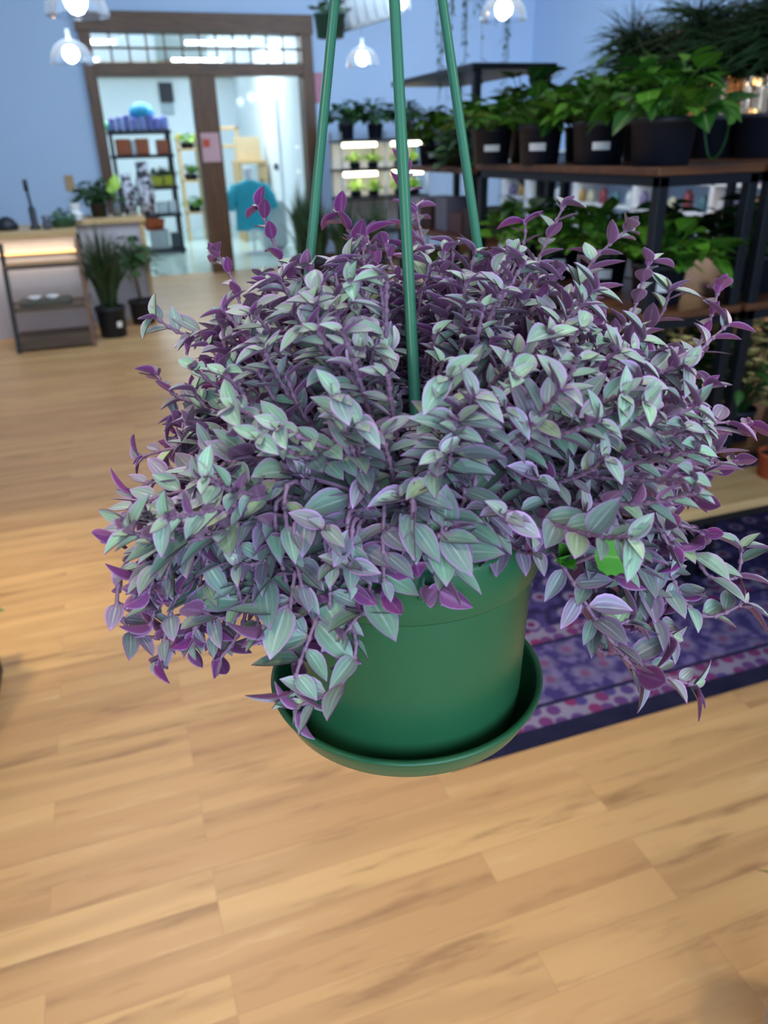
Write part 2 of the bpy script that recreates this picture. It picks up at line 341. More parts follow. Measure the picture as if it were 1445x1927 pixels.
def fol_pothos(c,r,h,spread,n,rnd,L=.075,wdt=.8,shape=1,stems=True,low=0):
    q=MB(); c=V(c)
    for i in range(n):
        a=rnd.uniform(0,6.283); k=rnd.random()**.6; rr=spread*k; z_=h*(1-.75*k*k)*rnd.uniform(.55,1.05)-low*rnd.random()*k
        tip=c+V((math.cos(a)*rr,math.sin(a)*rr,z_))
        if stems:
            b=c+V((math.cos(a)*r*.5*rnd.random(),math.sin(a)*r*.5*rnd.random(),0)); mid=(b+tip)/2+V((0,0,h*.18))
            q.tube([b,mid,tip],.0022,4,1,False,tint=(.6,.5,0))
        d=V((math.cos(a+rnd.uniform(-.6,.6)),math.sin(a+rnd.uniform(-.6,.6)),rnd.uniform(-.55,.75)))
        l=L*rnd.uniform(.7,1.25)
        q.leaf(tip,d,V((rnd.uniform(-.35,.35),rnd.uniform(-.35,.35),1)),l,l*wdt,.5,.2,rt(rnd),4,5,0,shape=shape)
    return q
def fol_grass(c,r,h,spread,n,rnd,W=.008,arch=.6):
    q=MB(); c=V(c)
    for i in range(n):
        a=rnd.uniform(0,6.283); k=rnd.random(); b=c+V((math.cos(a),math.sin(a),0))*r*.5*rnd.random()
        hh=h*rnd.uniform(.6,1.05); out=V((math.cos(a),math.sin(a),0)); pts=[]; N=6
        for j in range(N+1):
            v=j/N; pts.append(b+out*(spread*k*v**1.7)+V((0,0,hh*(v-arch*k*.6*v**3))))
        sd=V((-out.y,out.x,0)); sd=(sd+V((rnd.uniform(-1,1),rnd.uniform(-1,1),0))).normalized()
        vs=[];uv=[]
        for j,p in enumerate(pts):
            w_=W*(1-(j/N)**2)*.5+.0004
            vs+=[p-sd*w_,p+sd*w_]; uv+=[(.3,j/N),(.9,j/N)]
        q.add(vs,[(2*j,2*j+1,2*j+3,2*j+2) for j in range(N)],0,uv,rt(rnd))
    return q
def fol_burst(c,n,rnd,L=.26,W=.006):
    q=MB(); c=V(c)
    for i in range(n):
        a=rnd.uniform(0,6.283); el=rnd.uniform(-.25,1.5); d=V((math.cos(a)*math.cos(el),math.sin(a)*math.cos(el),math.sin(el)))
        l=L*rnd.uniform(.6,1.1); b=c+V((rnd.uniform(-.03,.03),rnd.uniform(-.03,.03),rnd.uniform(-.04,.05))); sd=d.orthogonal().normalized(); vs=[];uv=[]; N=5
        for j in range(N+1):
            v=j/N; p=b+d*l*v-V((0,0,l*.22*v*v*math.cos(el))); w_=W*.5*(1-v**2)+.0004; vs+=[p-sd*w_,p+sd*w_]; uv+=[(.3,v),(.9,v)]
        q.add(vs,[(2*j,2*j+1,2*j+3,2*j+2) for j in range(N)],0,uv,rt(rnd))
    return q
def potted(name,label,c,r,h,kind,ht,spread,n,seed,leafm,potm=None,group=None,lab=None,cat='potted plant',**kw):
    c=V(c); root=thing(name,label,cat,c,group); rnd=R(seed)
    pot_parts(root,c,r,h,potm,lab)
    top=c+V((0,0,h*.87))
    if kind=='grass': q=fol_grass(top,r,ht,spread,n,rnd,**kw)
    else: q=fol_pothos(top,r,ht,spread,n,rnd,**kw)
    q.build('foliage',[leafm,leafm],root); return root
# ------------------------------------------------------------------ the hanging plant
PC=D(764,1260,.485)                       # centre of the saucer rim
ZS=PC.z; px_,py_=PC.x,PC.y
ZB=ZS-.020; HP=.136; ZR=ZB+HP; RB,RR=.0705,.0790
hp=thing('hanging_plant','striped pink and silver-green trailing plant in a green plastic hanging pot with saucer','hanging plant',(px_,py_,ZB-.008))
q=MB(); c0=(px_,py_,ZB)
q.lathe([(0,.004),(RB-.006,.002),(RB-.002,.0),(RB,.003),(RR-.0045,HP-.0335),(RR-.0044,HP-.0325),(RR-.0018,HP-.0315),(RR-.0008,HP-.030),(RR+.0010,HP-.003),(RR-.0003,HP),(RR-.0025,HP),(RR-.004,HP-.004),(RR-.006,HP-.03)],c0,128); q.build('pot',M_pot,hp)
q=MB(); q.lathe([(0,-.007),(.060,-.007),(.066,-.005),(.0785,.007),(.0825,.016),(.0835,.0195),(.0848,.0200),(.0850,.0215),(.0838,.0225),(.0815,.0222),(.0805,.018),(.0765,.008),(.066,-.001),(0,-.002)],c0,128); q.build('saucer',M_pot,hp)
q=MB(); rnd=R(5); q.lathe([(0,HP-.012),(.03,HP-.010),(RR-.006,HP-.014)],c0,40); q.build('soil',M_soil,hp)
# hanger rods
def rim_pt(a): return V((px_+(RR-.001)*math.cos(a),py_+(RR-.001)*math.sin(a),ZR-.004))
def rod(pts):
    q=MB(); P=[V(p) for p in pts]; N=14; out=[]
    for i in range(N+1):
        v=i/N; a=P[0].lerp(P[1],v) if len(P)==2 else (P[0]*(1-v)**2+P[1]*2*v*(1-v)+P[2]*v*v); out.append(a)
    q.tube(out,.0030,10); e=out[0]
    ring=q; ring.tube([e+V((0,0,.004)),e-V((0,0,.010))],[.0034,.0042],8); q.build('hanger_rod',M_rod,hp)
# each rod starts on the pot rim and runs to the hook ring above the frame
aF=math.atan2(-py_,-px_)+.12
for a_,pt in ((aF,(742,0,.405)),(aF-2.15,(632,0,.452)),(aF+2.0,(830,0,.468))):
    s=rim_pt(a_); e=D(*pt); e2=e+(e-s)*.55
    if a_==aF: RODA=(s,e2)
    rod([s,s.lerp(e2,.5)+(s-V((px_,py_,s.z)))*.02,e2])
# foliage
def bez(P,n):
    out=[]
    for i in range(n+1):
        v=i/n; Q=[p.copy() for p in P]
        while len(Q)>1: Q=[Q[k].lerp(Q[k+1],v) for k in range(len(Q)-1)]
        out.append(Q[0])
    return out
def poly_in(poly,x,y):
    c=False; j=len(poly)-1
    for i in range(len(poly)):
        xi,yi=poly[i]; xj,yj=poly[j]
        if (yi>y)!=(yj>y) and x<(xj-xi)*(y-yi)/(yj-yi)+xi: c=not c
        j=i
    return c
UP=V((0,0,1))
FR=[]
def clear(p):
    """leaves do not grow through the front hanger rod nor bury its upper half"""
    for a,b in FR:
        ab=b-a; v=max(0,min(1,(p-a).dot(ab)/ab.length_squared)); c=a+ab*v
        if (p-c).length<.008: return False
        X1,Y1,d1=proj(p)
        if v>.08:
            t=(X1-proj(a)[0])/1.0
            xa,ya,_=proj(a); xb,yb,_=proj(b); xr=xa+(xb-xa)*(Y1-ya)/(yb-ya)
            if abs(X1-xr)<36 and Y1<785 and d1<.9*c.length and d1<proj(c)[2]+.004: return False
    return True
def leafy(path,rnd,stm,lfm,L0=.022,start=.25,node=.011,pink=None,tuft=True,rs=.0012,flat_=0.5,smi=0,cluster=1):
    """one stem along path with two ranked leaves; stm and lfm are mesh builders"""
    seg=[(path[i+1]-path[i]).length for i in range(len(path)-1)]; tot=sum(seg)
    stm.tube(path,[rs*(1.15-.5*i/(len(path)-1)) for i in range(len(path))],5,smi,False)
    def at(s_):
        s_=max(0,min(s_,tot-1e-6)); i=0
        while s_>seg[i]: s_-=seg[i]; i+=1
        return path[i].lerp(path[i+1],s_/seg[i]),(path[i+1]-path[i]).normalized()
    pk0=pink if pink is not None else rnd.random()*.55
    s_=tot*start; side=1; ang=rnd.uniform(0,6.283); k=0
    while s_<tot:
        p,t=at(s_); f=s_/tot
        ref=t.orthogonal().normalized(); ref.rotate(Matrix.Rotation(ang+rnd.uniform(-.45,.45)+ (0 if side>0 else math.pi),3,t))
        lift=.15+.75*f+rnd.uniform(-.15,.25)
        d=(ref+t*lift); 
        if t.z<.3: d=d+UP*.15
        d.normalize(); d.z*=.7; d.normalize(); n=(t*.5+UP*1.1)+V((rnd.uniform(-.3,.3),rnd.uniform(-.3,.3),0))
        L=L0*rnd.uniform(.72,1.2)*(1 if f<.8 else 1-.35*(f-.8)/.2)
        tint=(min(1,max(0,pk0+rnd.uniform(-.25,.3))),rnd.random(),(1 if rnd.random()<.05 else 0)*.8+.2*rnd.random()*(f>.85))
        if clear(p+d*L*.5): lfm.leaf(p+ref*rs*.6,d,n,L,L*rnd.uniform(.46,.62),rnd.uniform(.0,.42),rnd.uniform(.1,.7),tint,4,6,0,1)
        stm.tube([p-t*.0012,p,p+t*.0016],[rs*1.0,rs*1.3,rs*.95],5,smi,False)
        side=-side; k+=1; ang+=rnd.uniform(-.18,.18)
        s_+=node*rnd.uniform(.75,1.25)*(1-.45*f)
    if tuft:
        p,t=at(tot)
        for i in range(3+cluster):
            ref=t.orthogonal().normalized(); ref.rotate(Matrix.Rotation(ang+math.pi*i+rnd.uniform(-.3,.3),3,t))
            d=ref*(1.0-.17*i)+t*(.15+.32*i); L=L0*(.95-.17*i)*rnd.uniform(.85,1.1)
            tint=(min(1,max(0,pk0+rnd.uniform(-.2,.3))),rnd.uniform(.4,1),.15*i+rnd.random()*.25)
            if clear(p+d*L*.5): lfm.leaf(p-t*(.001*i),d,t*.8+UP*.4,L,L*.56,rnd.uniform(.05,.4),rnd.uniform(.25,.7),tint,4,6,0,1)
FR.append(RODA)
MASS=[(430,520),(480,460),(560,445),(640,425),(760,440),(900,445),(1000,425),(1100,440),(1180,480),(1230,560),(1290,620),(1330,700),(1335,780),(1310,860),(1320,930),(1260,1000),(1200,1050),(1100,1085),(1000,1040),(900,1025),(845,1075),(760,1085),(700,1150),(640,1160),(560,1200),(480,1140),(430,1180),(330,1160),(265,1110),(245,1040),(240,960),(300,890),(370,820),(355,700),(405,600)]
rnd=R(11); stems=[]
tries=0
CT=V((px_,py_,ZR))
while len(stems)<540 and tries<30000:
    tries+=1
    a=rnd.uniform(0,6.283); k=math.sqrt(rnd.random()); rr=.205*k
    h=.128*(1-(k**2.3))+.004
    if k>.72: h-=rnd.random()**1.5*.075*(k-.5)*2
    h*=rnd.uniform(.72,1.08) if h>0 else 1
    tip=CT+V((math.cos(a)*rr,math.sin(a)*rr,h))
    X_,Y_,d_=proj(tip)
    if not poly_in(MASS,X_,Y_): continue
    if d_<.30: continue
    stems.append((tip,a,k,h))
def path_ok(path):
    a,b=FR[0]; xa,ya,da=proj(a); xb,yb,db=proj(b)
    for p in path[3:]:
        X1,Y1,d1=proj(p); v=(Y1-ya)/(yb-ya)
        if abs(X1-(xa+(xb-xa)*v))<30 and 200<Y1<800 and d1<da+(db-da)*v+.012: return False
    return True
def make_path(tip,a,k,h,rnd,tdir=None):
    o=V((math.cos(a),math.sin(a),0)); b=CT+o*(.058*k*rnd.uniform(.3,1))+V((rnd.uniform(-.012,.012),rnd.uniform(-.012,.012),-.012))
    if tdir is None: tdir=(UP*(1.1-.8*k)+o*(.25+.8*k)+V((rnd.uniform(-.35,.35),rnd.uniform(-.35,.35),rnd.uniform(-.2,.3)))).normalized()
    if h<.0: tdir=(o+UP*rnd.uniform(-.5,.5)).normalized()
    dist=(tip-b).length
    p1=b+UP*max(.025,min(.06,dist*.4))+o*.012; p2=tip-tdir*dist*.35
    return bez([b,p1,p2,tip],10)
# order by distance to the camera, so that the nearest get to be parts of their own
paths=[(make_path(t_,a,k,h,rnd),k) for t_,a,k,h in stems]
paths=[q_ for q_ in paths if path_ok(q_[0])]
paths.sort(key=lambda q_:proj(q_[0][-1])[2])
fs=MB(); fo=MB(); nown=0
for i,(p,k) in enumerate(paths):
    own=(i%8==0 and nown<62)
    s_=MB() if own else fs; l_=MB() if own else fo
    back=(p[-1]-CT).dot(V((fh.x,fh.y,0)))
    pk=min(1,max(0,rnd.random()**1.2*.65+(.2 if back>.05 else 0)))
    leafy(p,rnd,s_,l_,L0=rnd.uniform(.0138,.0208),start=.24,node=.0098,pink=pk)
    if own:
        nown+=1; so=s_.build('leafy_stem',M_stem,hp); l_.build('leaves',[LF,LU],so)
def through(pp):
    path=[]
    for k in range(len(pp)-1):
        p0=pp[max(k-1,0)];p1=pp[k];p2=pp[k+1];p3=pp[min(k+2,len(pp)-1)]
        for j in range(5):
            t=j/5; path.append(.5*((2*p1)+(p2-p0)*t+(2*p0-5*p1+4*p2-p3)*t*t+(3*p1-p0-3*p2+p3)*t**3))
    path.append(pp[-1]); return path
for poly,n,d0,d1 in (([(225,950),(430,940),(640,1080),(640,1230),(560,1290),(470,1190),(420,1230),(330,1240),(240,1140)],46,.365,.415),
        ([(640,960),(905,960),(860,1100),(760,1120),(660,1190)],16,.350,.372),([(1090,960),(1250,960),(1330,1090),(1240,1210),(1130,1160)],15,.38,.42),([(1200,640),(1330,700),(1380,860),(1300,960),(1180,900)],26,.42,.49),([(380,600),(520,560),(480,900),(300,920)],26,.40,.48)):
    k=0
    while k<n:
        x_,y_=rnd.uniform(225,1400),rnd.uniform(550,1300)
        if not poly_in(poly,x_,y_): continue
        k+=1; tip=D(x_,y_,rnd.uniform(d0,d1)); a=math.atan2(tip.y-py_,tip.x-px_); o=V((math.cos(a),math.sin(a),0))
        b=CT+o*.03-UP*.012; rim=CT+o*rnd.uniform(.07,.10)+UP*rnd.uniform(.015,.05); mid=rim.lerp(tip,.6)+o*.008+UP*.006
        leafy(through([b,rim,mid,tip]),rnd,fs,fo,L0=rnd.uniform(.0165,.0225),start=.35,node=.0098,pink=rnd.random()*.7)
# short inner shoots that fill the middle of the crown
for i in range(170):
    a=rnd.uniform(0,6.283); k=math.sqrt(rnd.random())*.8; t_=CT+V((math.cos(a)*.15*k,math.sin(a)*.15*k,rnd.uniform(.015,.075)*(1-k*.5)))
    if not poly_in(MASS,*proj(t_)[:2]): continue
    pq=make_path(t_,a,k,.05,rnd)
    if not path_ok(pq): continue
    leafy(pq,rnd,fs,fo,L0=.018,start=.2,node=.0098,pink=rnd.uniform(.5,1))
so=fs.build('inner_stems',M_stem,hp); so['kind']='stuff'
so=fo.build('inner_leaves',[LF,LU],hp); so['kind']='stuff'
# individual sprigs that stand clear of the crown: tip first, then the points back towards the pot
SPR=[ # (points from the crown outward as (px,py,depth)), leaf length, pinkness
 ([(560,560,.50),(525,480,.50),(487,388,.50)],.018,1.0),
 ([(465,600,.49),(440,530,.49),(408,480,.49)],.019,.7),
 ([(700,640,.51),(690,520,.52),(640,400,.52)],.022,.95),
 ([(720,560,.56),(705,500,.57),(690,440,.58)],.021,1.0),
 ([(790,560,.60),(775,440,.61),(762,305,.62)],.024,.95),
 ([(830,560,.56),(800,470,.57),(782,392,.57)],.021,.6),
 ([(1000,600,.54),(1010,500,.54),(1062,385,.53)],.022,.35),
 ([(950,540,.55),(985,460,.55),(988,418,.55)],.020,.9),
 ([(1080,590,.53),(1110,500,.53),(1180,432,.52)],.023,.2),
 ([(1060,600,.55),(1100,540,.55),(1115,480,.55)],.022,.5),
 ([(1165,700,.48),(1185,610,.48),(1222,492,.47)],.021,.45),
 ([(1190,640,.52),(1240,600,.52),(1262,545,.51)],.024,.2),
 ([(1250,720,.49),(1320,640,.49),(1352,545,.49)],.020,.75),
 ([(1240,780,.47),(1300,680,.47),(1370,610,.47)],.020,.6),
 ([(1230,830,.45),(1280,780,.45),(1330,725,.45)],.021,.6),
 ([(1270,870,.46),(1330,800,.46),(1415,800,.46)],.023,.95),
 ([(1260,920,.44),(1330,880,.44),(1385,868,.44)],.020,.5),
 ([(1230,880,.42),(1310,905,.42),(1345,850,.42)],.021,.2),
 ([(1180,960,.40),(1290,990,.40),(1325,1005,.40)],.018,.7),
 ([(1150,960,.41),(1290,1030,.41),(1335,1085,.41),(1385,1085,.41),(1395,1030,.41)],.021,.12),
 ([(1160,1040,.41),(1260,1110,.41),(1330,1160,.41),(1400,1135,.41)],.020,.25),
 ([(1080,1020,.40),(1105,1110,.39),(1125,1180,.39),(1190,1165,.39)],.021,.2),
 ([(1110,1040,.40),(1120,1210,.40),(1170,1230,.40),(1240,1270,.40),(1310,1290,.40)],.021,.5),
 ([(1190,1060,.40),(1220,1150,.40),(1265,1200,.40)],.021,.9),
 ([(1040,1040,.39),(1130,1180,.38),(1200,1265,.38)],.023,.9),
 ([(430,620,.47),(350,630,.47),(290,595,.46)],.019,.25),
 ([(440,640,.46),(395,620,.46),(360,640,.46)],.020,.5),
 ([(430,760,.46),(340,750,.46),(288,700,.46)],.018,.7),
 ([(440,800,.46),(370,790,.46),(330,780,.46)],.020,.6),
 ([(400,845,.45),(320,845,.45),(262,862,.45)],.018,.75),
 ([(400,900,.42),(300,900,.42),(250,930,.42)],.020,.95),
 ([(380,930,.40),(270,960,.40),(222,1010,.40)],.020,1.0),
 ([(350,980,.39),(250,1040,.39),(220,1130,.39),(250,1190,.39),(310,1200,.39)],.017,.95),
 ([(400,1020,.38),(330,1130,.38),(300,1250,.38)],.021,.85),
 ([(430,1060,.38),(380,1150,.38),(360,1200,.38)],.019,.95),
 ([(480,1080,.39),(455,1180,.39),(410,1245,.39)],.017,.75),
 ([(500,1080,.37),(430,1160,.37),(380,1150,.37)],.024,.2),
 ([(580,1110,.37),(520,1150,.36),(505,1180,.36)],.026,.1),
 ([(620,1100,.37),(590,1180,.36),(560,1260,.36),(555,1300,.36)],.023,.15),
 ([(640,1110,.37),(670,1210,.36),(640,1290,.36),(560,1330,.36)],.022,.2),
 ([(700,1060,.36),(690,1130,.36),(650,1190,.355)],.022,.15),
 ([(780,1020,.355),(850,1050,.35),(820,1110,.35)],.023,.35),
 ([(470,960,.36),(400,990,.345),(330,985,.335)],.027,.05),
 ([(860,980,.36),(855,990,.35),(840,1010,.345)],.025,.1),
 ([(880,960,.35),(900,860,.345),(905,800,.345)],.026,.1),
 ([(680,940,.35),(670,880,.35),(660,830,.35)],.026,.1),
 ([(1000,930,.37),(960,800,.38),(945,700,.38)],.024,.3),
 ([(560,880,.38),(510,860,.38),(470,830,.38)],.024,.15),
 ([(520,960,.36),(510,920,.36),(540,890,.355)],.024,.1),
 ([(1120,900,.38),(1110,960,.375),(1085,1000,.375)],.026,.1),
 ([(1010,1000,.385),(960,1030,.38),(905,1062,.38)],.018,1.0),
]
for i,(pts,L,pk) in enumerate(SPR):
    P=[D(*p) for p in pts]; inner=P[0]; a=math.atan2(inner.y-py_,inner.x-px_)
    b=CT+V((math.cos(a)*.035,math.sin(a)*.035,-.012))
    ctrl=[b,b.lerp(inner,.55)+UP*.03]+P; 
    # smooth through the points
    pp=[b]+[b.lerp(inner,.5)+UP*.022]+P; path=[]
    for k in range(len(pp)-1):
        p0=pp[max(k-1,0)];p1=pp[k];p2=pp[k+1];p3=pp[min(k+2,len(pp)-1)]
        for j in range(5):
            t=j/5; path.append(.5*((2*p1)+(p2-p0)*t+(2*p0-5*p1+4*p2-p3)*t*t+(3*p1-p0-3*p2+p3)*t**3))
    path.append(pp[-1])
    tot=sum((path[j+1]-path[j]).length for j in range(len(path)-1)); s_,l_=MB(),MB()
    leafy(path,R(100+i),s_,l_,L0=L*1.08,start=.30,node=.0120,pink=pk,rs=.00125,cluster=1)
    so=s_.build('leafy_stem',M_stem,hp); l_.build('leaves',[LF,LU],so)
    if i==19: so['label']='long trailing stem curling up at the far right'
# the bright green weed leaf at the right of the rim
q=MB(); b=D(1118,1045,.352); tp=D(1214,1052,.348); dd=tp-b; N=12; vs=[];uv=[]
nr=(UP*.6-cf*.8); nr=(nr-dd.normalized()*nr.dot(dd.normalized())).normalized(); sd=dd.normalized().cross(nr)
for j in range(N+1):
    v=j/N; hw=dd.length*.42*math.sin(math.pi*min(1,v**.6*.97+.03))*(1+.12*(j%2))*(1 if v<1 else 0)
    for i in range(5): u=i/2-1; vs.append(b+dd*v+sd*hw*u+nr*(.15*hw*abs(u)-.1*dd.length*v*v)); uv.append((i/4,v))
q.add(vs,[(j*5+i,j*5+i+1,(j+1)*5+i+1,(j+1)*5+i) for j in range(N) for i in range(4)],0,uv,(.5,.5,0))
q.tube([CT+V((.05,-.03,-.01)),D(1080,1060,.385),b],.0012,5,1)
for X_,Y_,l in ((1062,1050,.018),(1045,1030,.016),(1065,1080,.012),(1040,1065,.013)):
    p=D(X_,Y_,.372); q.leaf(D(1060,1055,.38),p-D(1060,1058,.385)+V((.004,0,.002)),UP-cf,l,l*.8,.3,.3,(.4,.5,0))
wl=q.build('weed_seedling',[green_leaf('weed_leaf','#4f9a34','#6bbb45'),M_stem],hp); wl['label']='bright green toothed leaf of a different plant'
# ------------------------------------------------------------------ rug
q=MB(); q.box((.62,1.355,.0),(4.3,3.2,.009)); ro=q.build('area_rug',rug_mat(),loc=(.62,1.355,0),smooth=False); tag(ro,'purple patterned rug with navy edge on the wood floor beneath the plant stands','rug')
# ------------------------------------------------------------------ right plant tables
def steel_table(name,label,xa,xb,ya,yb,top,tiers,seed,group=None):
    root=thing(name,label,'plant stand',((xa+xb)/2,(ya+yb)/2,0),group); t=.032
    for x_ in (xa+.01,xb-.01-t):
        for y_ in (ya+.005,yb-.005-t): boxo('leg',(x_,y_,0.009),(x_+t,y_+t,top-.024),M_metal,root,.002)
    for z_ in [top]+tiers:
        boxo('shelf_board',(xa,ya,z_-.022),(xb,yb,z_),M_shelf,root,.003)
        q=MB()
        for a,b in (((xa+.01,ya+.005,z_-.05),(xb-.01,ya+.03,z_-.022)),((xa+.01,yb-.03,z_-.05),(xb-.01,yb-.005,z_-.022)),((xa+.01,ya+.03,z_-.05),(xa+.035,yb-.03,z_-.022)),((xb-.035,ya+.03,z_-.05),(xb-.01,yb-.03,z_-.022))): q.box(a,b)
        flat(q.build('apron',M_metal,root))
    return root
steel_table('plant_stand','tall black steel stand with a brown wood top carrying the labelled black pots',1.455,1.815,1.89,3.04,1.38,[.985,.50],1)
steel_table('plant_stand','black steel stand whose top carries the tall spiky grass plants, at the right edge',1.835,2.75,1.89,3.04,1.38,[.985,.50],2)
def on(z_,px,py): p=Z(px,py,z_); return p
# row of pots on the table edge (px of the pot centre, world y, radius, height, label)
row=[(925,2.93,.078,.125,'black pot with a white label and dark green pothos, leftmost on the stand edge',(0.0,(.062,.022)),.14,.14),
     (1015,2.62,.078,.125,'black pot with a white label and bushy pothos, second from the left on the stand',(-.12,(.06,.024)),.16,.15),
     (1125,2.32,.088,.125,'wide black pot with a low white label and bright green pothos on the stand',(.1,(.058,.022)),.19,.15),
     (1243,2.03,.094,.125,'large black pot at the stand corner with lime green pothos and one curling runner',None,.20,.16)]
for i,(px,wy,r,h,lb,lab,ht,spd) in enumerate(row):
    p=Y(px,290,wy); p.z=1.38
    rt_=potted('potted_pothos',lb,p,r,h,'p',ht*.8,spd,80,200+i,G_poth,group=None,lab=lab,L=.085)
    if i==3:
        q=MB(); c_=p+V((.10,-.03,.13)); q.tube(bez([c_,c_+V((.03,-.02,-.10)),c_+V((.0,-.03,-.16)),c_+V((.09,-.02,-.12)),c_+V((.10,0,-.03))],12),.003,5,0)
        q.leaf(c_+V((.10,0,-.03)),V((.3,0,1)),V((0,-1,0)),.05,.035,.3,.2,(.7,.5,0),4,5,0); q.build('runner',[G_poth],rt_)
for i,(px,wy,lb) in enumerate([(965,3.0,'pothos pot behind the labelled pots near the left end of the stand'),(1070,2.85,'dark leafy pothos pot behind the second labelled pot'),(1180,2.55,'pothos pot standing in the back row behind the wide labelled pot')]):
    p=Y(px,290,wy); p.z=1.38; p.x=max(p.x,1.6+.05*i)
    potted('potted_pothos',lb,p+V((.06,.0,0)),.075,.12,'p',.22,.13,70,230+i,G_poth if i else G_dark,L=.09)
# spiky tall plants with pale trunks on the second stand
for i,(px,wy,hh,lb) in enumerate([(1215,2.85,.30,'tall spiky grass plant in a black pot, leftmost of the spiky ones'),(1345,2.55,.30,'tall spiky grass plant on pale trunks in a black pot, middle of the spiky ones'),(1432,2.35,.30,'tall spiky grass plant at the right edge, nearest of the spiky ones')]):
    p=Y(px,280,wy); p.z=1.38
    root=thing('spiky_plant',lb,'potted plant',p); pot_parts(root,p,.10,.14)
    q=MB(); rnd=R(300+i)
    for k in range(5):
        b=p+V((rnd.uniform(-.04,.04),rnd.uniform(-.04,.04),.12)); q.tube([b,b+V((rnd.uniform(-.02,.02),0,.12)),b+V((rnd.uniform(-.03,.03),0,hh-.1))],.009,7)
    q.build('trunk',mat('#7d7b72',.8,name='pale_bark'),root)
    g=MB()
    for k in range(9):
        c_=p+V((rnd.uniform(-.14,.14),rnd.uniform(-.08,.08),hh+rnd.uniform(-.02,.12))); gg=fol_burst(c_,210,rnd,L=.21,W=.007); g.add(gg.v,gg.f,0,gg.uv); g.tn[-len(gg.v):]=gg.tn
    g.build('foliage',G_grass,root)
# tier two plants
rnd=R(77)
T2=[(1.62,2.05,'leafy pothos pot on the second tier near the front post'),(1.62,2.35,'pothos pot on the second tier, second from the front corner'),(1.62,2.65,'pothos pot on the second tier, third from the front corner'),(1.62,2.92,'pothos pot on the second tier at the far left end'),
    (2.02,2.08,'dark pothos pot on the second tier just right of the black post'),(2.3,2.4,'dark pothos pot on the second tier deep behind the right post'),(1.95,2.45,'dark pothos pot on the second tier behind the dark one by the post')]
for i,(x_,y_,lb) in enumerate(T2):
    potted('potted_pothos',lb,(x_,y_,.985),.085,.12,'p',.15,.17,90,400+i,G_poth if i<4 else G_dark,L=.085,lab=((.1,(.05,.03)) if i<3 else None))
# third tier: blossom bush
def blossom(name,label,p,seed,pm):
    root=thing(name,label,'potted plant',p); pot_parts(root,p,.075,.11,pm); rnd=R(seed)
    q=MB(); f=MB()
    for k in range(38):
        a=rnd.uniform(0,6.28); e=V(p)+V((math.cos(a)*.17*rnd.random(),math.sin(a)*.15*rnd.random(),rnd.uniform(.12,.42))); q.tube([V(p)+V((0,0,.1)),(V(p)+e)/2+V((0,0,.05)),e],.0025,4)
        for j in range(4):
            c_=e+V((rnd.uniform(-.03,.03),rnd.uniform(-.03,.03),rnd.uniform(-.04,.04)))
            for l in range(5):
                b=l*1.257; f.leaf(c_,V((math.cos(b),math.sin(b),.5)),UP,.024,.019,.2,.3,(.3,.5,0),2,3,0)
    fol_pothos(V(p)+V((0,0,.1)),.07,.26,.17,120,rnd,L=.06,shape=0,wdt=.5).build('foliage',[G_dark,G_dark],root)
    q.build('branches',mat('#4a3a24',.7,name='brown_twig'),root); f.build('blossoms',green_leaf('cream_petal','#c9b873','#e6dba2',.6),root)
blossom('blossom_bush','dark bush dotted with cream blossoms on the lower tier, leftmost',(1.60,2.02,.50),1,M_black)
blossom('blossom_bush','dark bush dotted with cream blossoms on the lower tier at the right edge',(1.96,2.0,.50),2,M_black)
blossom('blossom_bush','dark bush dotted with cream blossoms, deepest on the lower tier',(2.1,2.35,.50),3,M_black)
for i,(x_,y_,lb) in enumerate([(1.62,2.3,'dark leafy plant on the lower tier behind the leftmost blossom bush'),(1.63,2.62,'dark leafy plant halfway along the lower tier'),(1.63,2.9,'dark leafy plant at the far end of the lower tier'),(2.02,2.72,'dark leafy plant on the lower tier of the right stand, far back'),(2.42,2.2,'dark leafy plant on the lower tier of the right stand, right end'),(2.42,2.7,'dark leafy plant on the lower tier of the right stand, right rear')]):
    potted('leafy_plant',lb,(x_,y_,.50),.085,.13,'p',.26,.17,110,440+i,G_dark,L=.09,shape=0,wdt=.5)
# low bench
root=thing('low_bench','low bench with a pale wood top and black legs standing on the purple rug','bench',(2.0,1.78,0))
boxo('bench_top',(1.50,1.665,.40),(2.75,1.885,.43),M_light_wood,root)
for x_,y_ in ((1.515,1.67),(1.515,1.855),(2.7,1.67),(2.7,1.855)): boxo('leg',(x_,y_,.009),(x_+.025,y_+.025,.40),M_metal,root,.002)
boxo('brace',(1.54,1.675,.37),(2.7,1.69,.40),M_metal,root,.002)
for i,(px,py,r,lb) in enumerate([(1276,905,.052,'small terracotta pot on the low bench half hidden by the trailing plant'),(1452,895,.055,'terracotta pot on the low bench cut off by the right edge')]):
    p=Z(px,py,.43); p.z=.43
    potted('terracotta_pot',lb,p,r,.085,'grass',.10,.16,24,500+i,G_grass,M_terra,W=.003,arch=1.6)
